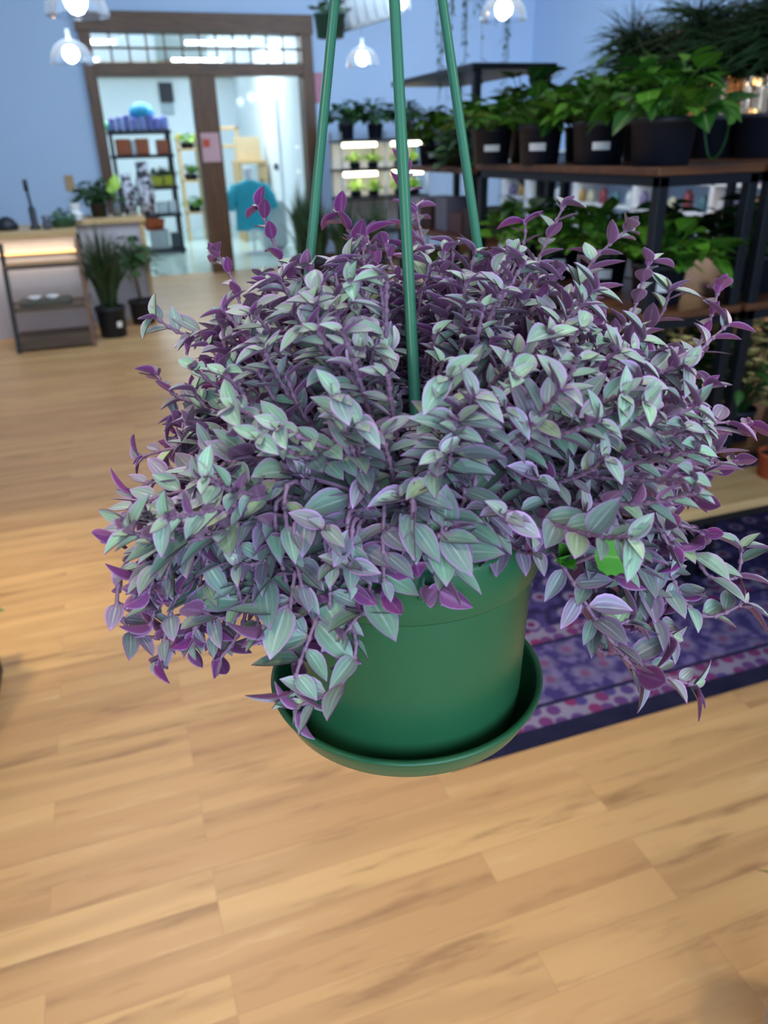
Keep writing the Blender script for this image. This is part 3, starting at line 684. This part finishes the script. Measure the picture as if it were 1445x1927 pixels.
# ------------------------------------------------------------------ black shelf unit further back
root=thing('shelf_unit','dark tall shelf unit behind the plant stands with a black top board','shelf unit',(2.28,4.9,0))
xa,xb,ya,yb=2.03,2.5,4.27,5.5
for x_ in (xa,xb-.04):
    for y_ in (ya,yb-.04): boxo('post',(x_,y_,0),(x_+.04,y_+.04,1.81),M_metal,root,.002)
for z_ in (1.84,1.33,.95,.5,.12): boxo('shelf_board',(xa-.02,ya-.02,z_-.03),(xb+.02,yb+.02,z_),M_metal if z_>1.5 else M_shelf,root,.002)
for i,(x_,y_,m_,L,lb) in enumerate([(2.18,4.42,G_dark,.10,'trailing dark plant in a black pot at the near end of the tall shelf'),(2.22,4.75,G_gray,.09,'blue green trailing plant on the tall shelf, second from the near end'),(2.22,5.05,G_poth,.09,'yellow green bushy plant on the tall shelf, second from the far end'),(2.22,5.34,G_dark,.09,'dark bushy plant on the tall shelf at its far end')]):
    potted('shelf_plant',lb,(x_,y_,1.33),.085,.13,'p',.22,.2,85,600+i,m_,L=L,low=.25 if i<2 else 0,lab=(.2,(.06,.03)) if i>1 else None)
for i,(y_,h_,c_) in enumerate([(4.4,.16,'#3b3238'),(4.62,.12,'#57414a'),(4.84,.2,'#6b6f86'),(5.1,.14,'#3d2a26'),(5.3,.18,'#8a8fa5')]):
    tag(boxo('carton',(2.08,y_-.09,.95),(2.36,y_+.09,.95+h_),mat(c_,.7),bw=.006),['charcoal','mauve brown','slate blue','dark brown','pale grey'][i]+' carton on the middle board of the tall dark shelf','box')
potted('potted_pothos','green plant on the low board of the tall dark shelf, near end',(2.2,4.45,.5),.09,.13,'p',.2,.2,70,650,G_dark,L=.1)
potted('potted_pothos','green plant on the low board of the tall dark shelf, far end',(2.2,5.1,.5),.09,.13,'p',.2,.2,70,651,G_poth,L=.1)
# airy hanging plant in front of the wall
p=Y(893,-60,4.9); root=thing('airy_hanging_plant','airy grey green plant hanging in thin strands against the blue wall','hanging plant',p)
q=MB(); q.lathe(pot_prof(.13,.15),p,24); q.build('pot',M_white,root)
q=MB(); rnd=R(8)
for k in range(26):
    a=rnd.uniform(0,6.28); b=V(p)+V((math.cos(a)*.11,math.sin(a)*.11,.14)); l=rnd.uniform(.25,.95); pts=[b,b+V((math.cos(a)*.06,math.sin(a)*.06,-.05)),b+V((math.cos(a)*.10,math.sin(a)*.08,-l*.6)),b+V((math.cos(a)*.12,math.sin(a)*.1,-l))]
    q.tube(pts,.0016,4,1,False)
    for j in range(8):
        v=j/8; c_=pts[1].lerp(pts[3],v); d=V((rnd.uniform(-1,1),rnd.uniform(-1,1),-.4)); q.leaf(c_,d,UP,.045,.016,.3,.2,rt(rnd),2,4,0)
q.build('strands',[G_gray,G_gray],root)
q=MB(); q.tube([V(p)+V((0,0,.1)),(p.x,p.y,3.4)],.003,5); q.build('cord',M_white,root)
# ------------------------------------------------------------------ right wall: white shelving and warm display
root=thing('white_shelving','white product shelving along the right wall seen below the stand top','shelving',(5.78,8.0,0))
for y_ in (5.2,6.4,7.6,8.8,10.0,10.7): boxo('upright',(5.55,y_-.03,0),(5.99,y_+.03,1.36),M_white,root)
for z_ in (.4,.78,1.06,1.36): boxo('shelf_board',(5.55,5.17,z_-.03),(5.99,10.73,z_),M_white,root)
rnd=R(21); cols=['#c9c3a2','#b98f4c','#7a6a8f','#cfd6d8','#4f7a80','#8b3c44']; cn=['cream','amber','purple','white','teal','maroon']
yy=5.32; k=0
for z_ in (1.06,.78):
    yy=5.4
    while yy<10.6:
        c_=k%6; r=.05; h=rnd.uniform(.12,.2); q=MB()
        q.lathe([(0,0),(r,0),(r,h*.75),(r*.6,h*.85),(r*.6,h),(0,h)],(5.66,yy,z_),14)
        tag(q.build('jar',mat(cols[c_],.4)),cn[c_]+' jar among products on the white wall shelving','jar','jars on the white wall shelving'); yy+=rnd.uniform(.18,.3); k+=1
root=thing('display_cabinet','warm brown wooden display cabinet lit by small bulbs against the right wall','cabinet',(5.75,4.9,0))
M_cab=wood('#6e4a2c','#94683f','cabinet_wood',(14,1.2,14))
boxo('back_panel',(5.94,3.4,0),(5.99,5.1,2.25),M_cab,root)
for y_ in (3.4,4.2,5.04): boxo('side_panel',(5.55,y_,0),(5.94,y_+.05,2.25),M_cab,root)
for z_ in (.5,1.02,1.55,2.25): boxo('shelf_board',(5.55,3.4,z_-.04),(5.94,5.09,z_),M_light_wood,root)
cab2=thing('display_cabinet','warm brown wooden display cabinet, nearer the white shelving on the right wall','cabinet',(5.75,6.2,0))
# mirrored twin further along, seen above and below the stand
boxo('back_panel',(5.50,5.25,1.37),(5.99,7.6,1.41),M_light_wood,cab2); boxo('back_panel',(5.94,5.25,1.41),(5.99,7.6,2.35),M_cab,cab2)
for y_ in (5.25,6.4,7.55): boxo('side_panel',(5.6,y_,1.41),(5.94,y_+.05,2.35),M_cab,cab2)
boxo('shelf_board',(5.55,5.25,2.35),(5.99,7.6,2.39),M_cab,cab2)
M_warm=emis('#ffb45a',14,'warm_bulb_glow')
for i,(px,py) in enumerate([(1336,152),(1331,188),(1412,128),(1428,150),(1418,218),(1370,222),(1388,120)]):
    p=X(px,py,5.75); q=MB(); q.lathe([(0,-.05),(.022,-.035),(.03,-.01),(.022,.02),(.01,.05),(0,.055)],p,10)
    o=q.build('fairy_bulb',M_warm); tag(o,'small warm glowing bulb in the wooden display on the right wall','light bulb','warm bulbs in the wooden display')
for i,(px,top) in enumerate([(1352,120),(1376,130),(1398,125),(1420,118),(1440,122)]):
    p=X(px,235,5.7); p.z=1.41; q=MB(); h=.55+.05*(i%3)
    q.lathe([(0,0),(.05,0),(.055,.02),(.045,h*.8),(.05,h),(.046,h),(.041,h*.8),(.05,.03),(0,.02)],p,16)
    tag(q.build('glass_vase',M_dome),'tall clear glass vase in front of the warm wooden display','vase','tall glass vases by the warm display')
light('display_glow','POINT',(5.35,6.2,1.95),16,(1,.68,.42),.1); light('display_glow_low','POINT',(5.3,4.9,1.25),10,(1,.6,.3),.1)
# ------------------------------------------------------------------ pendant lamps
M_bulb=emis('#dcecff',30,'cool_bulb_glow')
for i,(px,py,wy,r,lb) in enumerate([(145,18,5.1,.165,'glass dome pendant lamp at the top left, upper of the left pair'),(135,112,7.2,.16,'glass dome pendant lamp at the left, lower and farther of the pair'),
        (682,118,8.0,.155,'glass dome pendant lamp hanging right of the doorway behind the pot hanger'),(947,30,5.6,.16,'glass dome pendant lamp at the top right against the blue wall'),(756,12,9.3,.10,'small distant pendant lamp peeking from behind the middle hanger rod')]):
    p=Y(px,py,wy); root=thing('pendant_lamp',lb,'pendant lamp',p)
    q=MB(); q.lathe([(r,-.03),(r*.985,-.005),(r*.9,.045),(r*.7,.092),(r*.4,.125),(.03,.135)],p,32); q.build('lamp_shade',M_dome,root)
    q=MB(); q.lathe([(0,-.025),(.03,-.015),(.052,.012),(.058,.04),(.05,.07),(.03,.09),(0,.095)],p,16); q.build('bulb',M_bulb,root)
    q=MB(); q.tube([p+V((0,0,.13)),p+V((0,0,.2))],.016,10); q.build('socket',M_white,root)
    q=MB(); q.tube([p+V((0,0,.2)),(p.x,p.y,3.4)],.004,6); q.build('cord',mat('#8d9db5',.5,name='grey_cord'),root)
# ------------------------------------------------------------------ hanging planters, top centre
p=Y(622,72,7.0); root=thing('hanging_planter','small dark green hanging pot with a leafy plant right of the door frame','hanging planter',p)
pot_parts(root,p,.13,.17,mat('#173f36',.5,name='dark_green_pot')); fol_pothos(p+V((0,0,.15)),.12,.12,.16,60,R(3),L=.06).build('foliage',[G_dark,G_dark],root)
q=MB()
for s_ in (-1,1): q.tube([p+V((s_*.12,0,.16)),(p.x,p.y,3.4)],.003,5)
q.build('cord',M_white,root)
p=Y(690,22,7.0); root=thing('hanging_basket','white slatted hanging basket beside the dark green hanging pot','hanging planter',p); q=MB()
ex=V((.27,0,.07)).normalized(); ez=V((-.07,0,.27)).normalized(); ey=V((0,1,0)); o_=p-ex*.2-ey*.12-ez*.08
for k in range(6):
    q.obox(o_+ex*(.40*k/5),ex*.05,ey*.02,ez*.22); 
q.obox(o_-ez*.01,ex*.45,ey*.24,ez*.015); q.obox(o_+ez*.19,ex*.45,ey*.015,ez*.03); q.obox(o_+ey*.22,ex*.45,ey*.02,ez*.22)
flat(q.build('basket',mat('#8f9499',.8,name='basket_grey'),root)); q=MB()  # basket in one grey base colour
for s_ in (0,.45): q.tube([o_+ex*s_+ez*.2,(p.x,p.y+.05,3.4)],.003,5)
q.build('cord',M_white,root)
p=Y(728,18,7.6); root=thing('hanging_planter','dark hanging pot beside the white slatted basket, by the middle hanger rod','hanging planter',p)
pot_parts(root,p,.12,.16,mat('#13372f',.5,name='deep_green_pot')); q=MB()
for s_ in (-1,1): q.tube([p+V((s_*.11,0,.15)),(p.x,p.y,3.4)],.003,5)
q.build('cord',M_white,root)
# ------------------------------------------------------------------ grow rack right of the door
root=thing('wire_rack','wire rack with glowing grow lights and green trays right of the doorway','shelf rack',(3.3,9.85,0)); gx0,gx1=2.85,3.95
M_wire=mat('#9aa3a8',.4,metal=.5,name='grey_wire')
for x_ in (gx0,(gx0+gx1)/2+.0,gx1):
    for y_ in (9.6,10.05):
        q=MB(); q.tube([(x_,y_,0),(x_,y_,1.62)],.014,8); q.build('post',M_wire,root)
for z_ in (1.54,1.22,.90,.5): boxo('shelf_board',(gx0-.02,9.58,z_-.03),(gx1+.02,10.07,z_),M_metal,root)
M_grow=emis('#fff2cf',9,'grow_light_glow')
k=0
for z_ in (1.485,1.165):
    for xa_,xb_ in ((2.90,3.30),(3.52,3.9)):
        q=MB(); q.box((xa_,9.62,z_-.028),(xb_,9.72,z_+.018)); o=bev(q.build('grow_light',M_grow)); k+=1
        tag(o,['upper left','upper right','lower left','lower right'][k-1]+' glowing grow light bar under a rack board right of the doorway','grow light')
for i,(x_,z_) in enumerate([(3.05,1.22),(3.28,1.22),(3.62,1.22),(3.82,1.22),(3.05,.90),(3.28,.90),(3.62,.90),(3.82,.90)]):
    potted('seedling_tray_plant',('lime' if i%2==0 else 'light')+' green small plant on the '+('upper' if i<4 else 'lower')+' lit board of the wire rack, '+['leftmost','second','third','rightmost'][i%4],(x_,9.72,z_),.07,.07,'p',.13,.11,60,700+i,G_lime,L=.05)
for i,(x_,lb) in enumerate([(2.98,'dark bushy plant in a black pot at the left on top of the wire rack'),(3.35,'arching dark plant in the middle on top of the wire rack'),(3.75,'dark spreading plant at the right on top of the wire rack')]):
    potted('rack_plant',lb,(x_,9.8,1.54),.1,.17,'p',.26,.24,85,720+i,G_dark,L=.12)
boxo('shelf_back',(gx0,10.07,.6),(gx1,10.08,1.5),M_white,root)
for i,(px,wy,h) in enumerate([(560,9.3,.75),(640,8.8,.62),(700,8.7,.6),(590,9.0,.6)]):
    p=Y(px,300,wy); p.z=0
    potted('floor_grass_plant',['tallest arching grass plant beside the door frame','mid-height arching grass plant before the wire rack, left','arching grass plant before the wire rack, right','shorter arching grass plant between door frame and wire rack'][i],p,.15,.3,'grass',h+.15,.35,110,740+i,G_grass,W=.03)
# pink sign on the wall
q=MB(); a=Y(591,140,10.79); q.box((a.x,10.78,1.98),(a.x+.17,10.799,2.32)); tag(flat(q.build('wall_poster',mat('#c88ba0',.7,var=.3,scale=25,name='pink_print'))),'small pink poster on the wall just right of the door frame','poster')
# flyer on the centre post
q=MB(); a=Y(388,250,10.72); q.box((1.375,10.722,a.z-.33),(1.60,10.728,a.z)); fo_=flat(q.build('flyer',mat('#cfa9b0',.7,var=.1,name='flyer_paper'))); tag(fo_,'pale pink flyer taped to the centre post of the doorway','poster')
q=MB(); q.box((1.39,10.719,a.z-.16),(1.48,10.722,a.z-.07)); o=flat(q.build('printed_block',mat('#c8563c',.7,name='orange_red_print'),fo_))
# outlet plate
a=Y(131,345,10.79); a=Y(131,345,10.78); q=MB(); q.box((a.x-.05,10.785,a.z-.09),(a.x+.05,10.8,a.z+.09)); tag(bev(flat(q.build('switch_plate',mat('#b79a6e',.4,name='brass_plate')))),'tan switch plate on the blue wall left of the doorway','switch plate')
# ------------------------------------------------------------------ counter
root=thing('counter','long pale counter with a light wood top and greyish white front panel','counter',(-1.0,7.9,0))
M_panel=mat('#b9b6bf',.8,var=.05,scale=20,name='greyish_panel')
boxo('body',(-3.0,7.52,0),(-.21,8.3,.83),M_panel,root); boxo('counter_top',(-3.02,7.46,.83),(-.19,8.34,.88),M_light_wood,root)
root=thing('counter','shorter greyish white end counter with the plants and vases on top','counter',(.1,8.2,0))
boxo('body',(-.18,7.94,0),(.38,8.5,.88),M_panel,root); boxo('counter_top',(-.19,7.90,.88),(.42,8.55,.925),M_light_wood,root)
boxo('corner_trim',(.36,7.92,0),(.40,7.945,.88),M_light_wood,root)
# ladder shelf in front of the counter
root=thing('ladder_shelf','low open step shelf with one black leg leaning on the counter front','shelf',(-.5,7.0,0))
M_dkw=wood('#4c4038','#6b5a4a','grey_brown_wood')
def leg(xb_,m_):
    q=MB(); q.obox((xb_,6.86,0),(.035,0,0),(0,.035,0),(-.0,.38,.82)); flat(q.build('leg',m_,root))
leg(-.80,M_metal); leg(-.215,M_shelf)
for y_,z_,d_ in ((6.90,.05,.5),(7.02,.30,.40),(7.15,.62,.26)):
    boxo('shelf_board',(-.80,y_,z_),(-.18,y_+d_*.9,z_+.035),M_dkw,root)
boxo('front_rail',(-.765,6.885,.02),(-.215,6.9,.11),M_dkw,root,.002)
a=thing('wooden_tray','grey tray with two white bowls on the middle board of the step shelf','tray',(-.5,7.1,.335))
boxo('tray',(-.72,7.04,.335),(-.32,7.26,.375),mat('#55564e',.7,name='grey_olive'),a)
for i,x_ in enumerate((-.60,-.46)):
    q=MB(); q.lathe([(0,0),(.03,0),(.055,.03),(.05,.03),(.0,.01)],(x_,7.12,.375),16); tag(q.build('small_bowl',M_white),['left','right'][i]+' small white bowl in the grey tray on the step shelf','bowl')
# warm light strip under the counter overhang
q=MB(); q.box((-1.6,7.49,.70),(-.22,7.515,.715)); tag(q.build('light_strip',emis('#ffc774',1.6,'warm_strip_glow')),'warm glowing light strip along the counter front above the step shelf','light strip')
light('counter_strip_light','AREA',(-.6,7.40,.80),2.2,(1,.76,.45),1.0,.05,look=(-.6,7.5,.5))
# counter-top items
def cp(px,wy=7.8): p=Y(px,420,wy); p.z=.88 if p.x<-.19 else .925; return p
p=cp(65,7.75); root=thing('card_reader_stand','black upright stand with a thin pole on the counter by the wall','stand',p); q=MB(); q.lathe([(0,0),(.05,0),(.05,.012),(.03,.03),(.028,.17),(.012,.19),(0,.19)],p,16); q.build('base',M_black,root)
q=MB(); q.tube([p+V((0,0,.18)),p+V((-.01,0,.37))],.012,8); q.tube([p+V((-.01,0,.31)),p+V((-.01,0,.40))],.02,8); q.build('pole',M_black,root)
p=cp(12); q=MB(); q.lathe([(0,0),(.09,0),(.095,.04),(.06,.09),(.02,.11),(0,.11)],p,18); tag(q.build('desk_phone',M_black),'low rounded black device on the counter at the left edge','device')
p=cp(88,7.65); q=MB(); q.lathe([(0,0),(.035,0),(.04,.03),(.03,.07),(.036,.11),(0,.11)],p,14); tag(q.build('small_jar',mat('#4e5668',.3,name='slate_glaze')),'small dark blue grey jar on the counter beside the black stand','jar')
p=cp(120); potted('tray_plant','pale green low plant in a green tray on the counter',p,.11,.06,'p',.09,.12,50,801,G_gray,mat('#3f6b50',.5),L=.05)
p=cp(146,7.9); q=MB(); q.lathe([(0,0),(.05,0),(.06,.05),(.04,.08),(.05,.14),(.02,.12),(0,.1)],p,9); tag(flat(q.build('crumpled_paper',M_white)),'crumpled white paper on the counter left of the bushy plant','paper')
p=cp(190,8.2); potted('potted_bush','bushy green plant in a dark pot on the counter before the door frame',p,.08,.12,'p',.22,.2,140,802,G_dark,mat('#3a3328',.7),L=.09,shape=0,wdt=.45)
p=cp(224,8.15); q=MB(); q.leaf(p+V((0,0,.22)),V((.3,0,1)),V((0,-1,0)),.16,.11,.4,.3,(.9,.5,0),4,5,0); q.leaf(p+V((0,0,.2)),V((-.5,0,.8)),V((0,-1,0)),.12,.08,.4,.3,(.9,.5,0),4,5,0); q.tube([p,p+V((0,0,.25))],.004,5)
root=thing('lime_sprig','lime yellow leafy sprig in a clear glass jar on the counter','cut stem',p); q.build('leaves',G_lime,root); q=MB(); q.lathe([(0,0),(.04,0),(.04,.12),(.03,.14),(.027,.14),(.036,.12),(.036,.01),(0,.01)],p,14); q.build('jar',M_dome,root)
def speck():
    m_,t,b=nt('speckled_glaze'); f=noise(t,22,3,objco(t),.7); t.links.new(mx(t,sstep(t,f,.48,.54),S('#1c1f2b'),S('#cdd5e6')),b.inputs['Base Color']); b.inputs['Roughness'].default_value=.5; return m_
M_spk=speck()
for i,(px,h,r) in enumerate([(250,.36,.07),(282,.46,.085)]):
    p=cp(px,8.3); q=MB(); q.lathe([(0,0),(r*.8,0),(r,h*.3),(r*.95,h*.6),(r*.6,h*.85),(r*.7,h),(r*.6,h),(0,h*.9)],p,18)
    tag(q.build('speckled_vase',M_spk),['shorter left','taller right'][i]+' black and white speckled vase on the counter end','vase')
# floor plants by the counter
p=Z(216,632,0); potted('floor_grass_plant','dark spiky grass plant in a black pot with a white label before the counter',p,.13,.26,'grass',.74,.30,260,810,G_grass,lab=(.5,(.05,.05)),W=.02,arch=.4)
p=Z(198,600,0); potted('floor_grass_plant','dark spiky grass plant standing behind the labelled one at the counter',p+V((0,.08,0)),.105,.24,'grass',.8,.30,220,811,G_grass,W=.02,arch=.4)
p=Z(272,608,0); root=thing('small_tree','small bushy tree on a thin trunk in a black pot beside the counter','potted plant',p); pot_parts(root,p,.12,.22)
q=MB(); q.tube([p+V((0,0,.19)),p+V((-.02,0,.45)),p+V((-.03,0,.62))],.014,7); q.build('trunk',mat('#6a5a44',.8,name='bark'),root); fol_pothos(p+V((-.03,0,.50)),.05,.30,.24,170,R(812),L=.085,wdt=.5,shape=0,low=.15).build('foliage',[G_dark,G_dark],root)
# ------------------------------------------------------------------ back room
rx0=Y(213,300,13.2).x; rx1=Y(326,300,13.2).x; ry=13.2
root=thing('storage_rack','tall black storage rack in the back room seen through the left opening','shelf rack',((rx0+rx1)/2,ry,0))
tops=[Y(270,y_,ry).z for y_ in (245,291,352,404)]+[.08]
for x_ in (rx0,rx1-.04):
    for y_ in (ry,ry+.46): boxo('post',(x_,y_,0),(x_+.04,y_+.04,tops[0]),M_metal,root,.002)
for z_ in tops: boxo('shelf_board',(rx0-.02,ry-.02,z_-.05),(rx1+.02,ry+.52,z_),M_metal,root,.002)
W_=rx1-rx0
for i in range(8):
    x_=rx0+.02+i*W_/8; z_=tops[0]; h_=.17+.02*(i%3)
    tag(boxo('lilac_pack',(x_,ry+.03,z_),(x_+W_/8-.02,ry+.35,z_+h_),mat(['#7f86d8','#8fa0e6','#6f78cc'][i%3],.4),bw=.02),'lilac blue plastic pack in the row on top of the black storage rack','pack','lilac packs on the storage rack')
def bag(px,py,r,c_,lb,y_=ry+.2):
    p=Y(px,py,y_); q=MB(); rnd=R(int(px)); q.lathe([(0,0),(r,.0),(r*1.1,r*.5),(r*.8,r),(r*.3,r*1.2),(0,r*1.2)],(p.x,p.y,p.z),10); return tag(q.build('plastic_bag',mat(c_,.4)),lb,'bag')
o=bag(268,222,.17,'#2f9fd0','teal blue bag lying on the lilac packs'); bag(205,246,.10,'#7fe0b0','mint green bag beside the lilac packs on the rack')
def rackbox(name,px0,px1,lev,h_,c_,lb,cat='box'):
    a=Y(px0,300,ry+.05).x; b=Y(px1,300,ry+.05).x; return tag(boxo(name,(a,ry+.02,tops[lev]),(b,ry+.3,tops[lev]+h_),mat(c_,.6),bw=.01),lb,cat)
rackbox('terracotta_planter',222,250,1,.22,'#b4603c','terracotta planter box on the second rack board, left','planter'); rackbox('white_box',251,259,1,.2,'#d4dbe0','narrow white box between the terracotta planters')
rackbox('terracotta_planter',260,284,1,.22,'#b4603c','terracotta planter box on the second rack board, middle','planter'); rackbox('terracotta_planter',299,322,1,.20,'#a85a3c','terracotta planter box on the second rack board, right','planter')
rackbox('yellow_bin',279,300,2,.14,'#b0ac28','yellow bin on the third rack board, left one','bin'); rackbox('yellow_bin',303,322,2,.14,'#b0ac28','yellow bin on the third rack board, right one','bin')
rackbox('white_box',284,303,3,.16,'#c4ccd2','white box on the fourth rack board, left one'); rackbox('white_box',306,324,3,.17,'#cdd4d8','white box on the fourth rack board, right one')
rackbox('dark_box',303,324,4,.22,'#3a4048','dark box on the bottom rack board'); rackbox('pale_box',262,298,4,.28,'#a9aeb0','pale box on the bottom rack board')
for i,(px,r_) in enumerate([(287,.13),(301,.10)]):
    p=Y(px,440,ry-.12+.28); p.z=.36; q=MB(); q.lathe([(0,0),(r_*.7,0),(r_,r_*1.3),(r_*1.08,r_*1.35),(r_,r_*1.6),(0,r_*1.3)],p,18)
    if i==0: tag(q.build('terracotta_pot',M_terra),'orange terracotta pot on the pale box at the bottom of the storage rack','pot')
    else: tag(q.build('terracotta_pot',M_terra),'smaller terracotta pot on the pale box at the bottom of the storage rack','pot')
for i,(px,lev) in enumerate([(300,2),(315,2),(240,3),(262,3)]):
    p=Y(px,340,ry+.33); potted('rack_plant',['green plant above the left yellow bin on the black storage rack','green plant above the right yellow bin on the black storage rack','leafy plant at the left of the fourth rack board','leafy plant on the fourth rack board beside the leftmost'][i],(p.x,ry+.37,tops[lev]),.06,.10,'p',.18,.13,50,820+i,G_dark,L=.08)
# second plant shelf behind, right of rack
a=Y(338,300,15.0).x; b=Y(372,300,15.0).x
root=thing('light_shelf','light wood shelf of small green plants behind the black storage rack','shelf',((a+b)/2,15.1,0))
for x_ in (a,b): boxo('post',(x_,15.0,0),(x_+.04,15.3,1.75),M_light_wood,root)
lv=[Y(350,y_,15).z for y_ in (280,340,400)]
for z_ in lv: boxo('shelf_board',(a,15,z_-.03),(b+.04,15.35,z_),M_light_wood,root)
for i,z_ in enumerate(lv): potted('shelf_plant',['lime plant on the top','green plant on the middle','green plant on the low'][i]+' board of the light wood shelf',((a+b)/2+.02,15.15,z_),.12,.1,'p',.16,.2,50,830+i,[G_lime,G_poth,G_poth][i],L=.1)
# picture frame and ceiling lights
a=Y(313,174,17.45); q=boxo('wall_picture',(a.x-.13,17.44,a.z-.17),(a.x+.13,17.5,a.z+.17),M_black); tag(q,'small black framed picture on the white wall of the back room','picture')
a=Y(316,205,17.45); tag(boxo('wall_notice',(a.x-.12,17.47,a.z-.1),(a.x+.12,17.5,a.z+.1),mat('#9fb0bc',.6)),'pale grey notice on the wall under the small black picture','notice')
M_tube=emis('#e6f6ff',14,'fluorescent_glow')
for i,(xa_,xb_,y_) in enumerate([(1.72,2.80,14.0),(1.75,2.7,16.5),(-.2,.72,14.0),(-.3,.5,16.5)]):
    root=thing('ceiling_light',['long fluorescent fixture in the back room seen through the transom, nearer right','fluorescent fixture deeper in the back room, right','nearer fluorescent fixture at the left end of the transom','deeper fluorescent fixture at the left end of the transom'][i],'ceiling light',((xa_+xb_)/2,y_,3.05))
    boxo('housing',(xa_,y_-.09,3.0),(xb_,y_+.09,3.05),M_white,root); q=MB(); q.box((xa_+.02,y_-.07,2.965),(xb_-.02,y_+.07,3.0)); q.build('diffuser',M_tube,root)
# right opening: easel shelf, boxes, desk, shirt
a=Y(408,260,15.2); root=thing('wooden_frame_shelf','light wood open frame shelf behind the glass right of the centre post','shelf',(a.x,15.3,0))
x_=a.x; tz=Y(420,238,15.2).z
for xx in (x_,x_+.34): boxo('post',(xx,15.2,0),(xx+.05,15.25,tz),M_light_wood,root)
for z_ in (tz-.05,Y(425,278,15.2).z,.6): boxo('rail',(x_,15.2,z_),(x_+.39,15.5,z_+.05),M_light_wood,root)
dx0=Y(446,300,14.3).x; dx1=min(2.9,Y(524,300,14.3).x); dz=Y(480,302,14.3).z
root=thing('desk','pale wood desk in the back room behind the glass','desk',((dx0+dx1)/2,14.6,0)); boxo('desk_top',(dx0,14.3,dz-.05),(dx1,14.9,dz),M_light_wood,root); boxo('drawer_front',(dx0+.35,14.33,dz-.3),(dx1-.02,14.36,dz-.05),mat('#b9a37e',.6),root)
for xx in (dx0,dx1-.06): boxo('leg',(xx,14.32,0),(xx+.06,14.85,dz-.05),M_light_wood,root)
a=Y(470,300,14.45).x; tag(boxo('cardboard_box',(a-.2,14.45,dz),(a+.2,14.75,dz+Y(470,265,14.3).z-dz+.06),mat('#d2bb93',.8)),'tan cardboard box on the desk in the back room','box')
# teal shirt on a garment form
p=Y(478,450,12.6); p.z=0; root=thing('garment_stand','white garment form wearing a teal shirt in the back room','mannequin',p); zt=Y(478,338,12.6).z; zb=Y(478,430,12.6).z
q=MB(); q.lathe([(0,.0),(.18,0),(.18,.02),(.02,.03),(.02,zb-.05),(.14,zb-.04),(.17,zb),(.0,zb+.02)],p,20); q.lathe([(.05,zt-.02),(.05,zt+.06),(.08,zt+.11),(.07,zt+.17),(0,zt+.19)],p,18); q.build('form',M_white,root)
q=MB(); prof=[(zb-.02,.26,.15),(zb+.15,.245,.15),(zb+.4*(zt-zb),.24,.15),(zt-.18,.27,.14),(zt-.06,.24,.12),(zt-.01,.10,.07),(zt,.06,.05)]; n=24; vs=[V((p.x+rx*math.cos(2*math.pi*j/n),p.y+ryy*math.sin(2*math.pi*j/n),z_)) for z_,rx,ryy in prof for j in range(n)]
q.add(vs,[(i*n+j,i*n+(j+1)%n,(i+1)*n+(j+1)%n,(i+1)*n+j) for i in range(len(prof)-1) for j in range(n)])
for s_ in (-1,1): q.tube([p+V((s_*.2,0,zt-.09)),p+V((s_*.31,-.02,zt-.26)),p+V((s_*.34,-.04,zt-.42))],[.09,.085,.08],10)
q.build('teal_shirt',mat('#2aa8c0',.8,var=.15,scale=4,name='teal_cloth'),root)
p2=Y(515,430,12.9); tag(boxo('white_sack',(p2.x-.2,12.8,0),(p2.x+.2,13.1,.75),mat('#b9c2c6',.8),bw=.08),'pale grey sack standing beside the garment form','sack')
# ------------------------------------------------------------------ frame edge things near the floor
p=Z(1560,1900,.14); p.z=0
root=potted('white_pot_plant','glossy white pot at the lower right corner holding a thin-bladed plant',(p.x,p.y,0),.095,.2,'grass',.28,.22,16,900,green_leaf('corner_blade','#2f6a2c','#4c8a3a'),mat('#cfc9d2',.25,name='glossy_white_glaze'),W=.006,arch=.9)
q=MB(); e=Z(1424,1637,.22); b=V((p.x,p.y,.18)); q.tube(bez([b,b.lerp(e,.6)+V((0,0,.12)),e],8),[.003,.003,.003,.003,.003,.0028,.0022,.0015,.0006],5); q.build('blade',green_leaf('corner_blade_two','#3f7a34','#4c8a3a'),root)
p=Z(-150,1140,.35); p.z=0
root=thing('floor_planter','leafy plant on a black stand at the left edge, mostly out of frame','potted plant',(p.x,p.y,0))
boxo('stand',(p.x-.22,p.y-.22,0),(p.x+.12,p.y+.14,.34),M_black,root); pot_parts(root,(p.x-.05,p.y-.05,.34),.12,.16)
q=fol_pothos((p.x-.05,p.y-.05,.48),.1,.18,.14,60,R(40),L=.08); e=Z(6,1145,.40); q.leaf(e+V((-.06,0,0)),V((1,0,0)),UP,.065,.04,.2,.2,(.8,.5,0)); q.tube([(p.x-.05,p.y-.05,.5),e+V((-.06,0,0))],.002,5); q.build('foliage',[G_poth,G_poth],root)
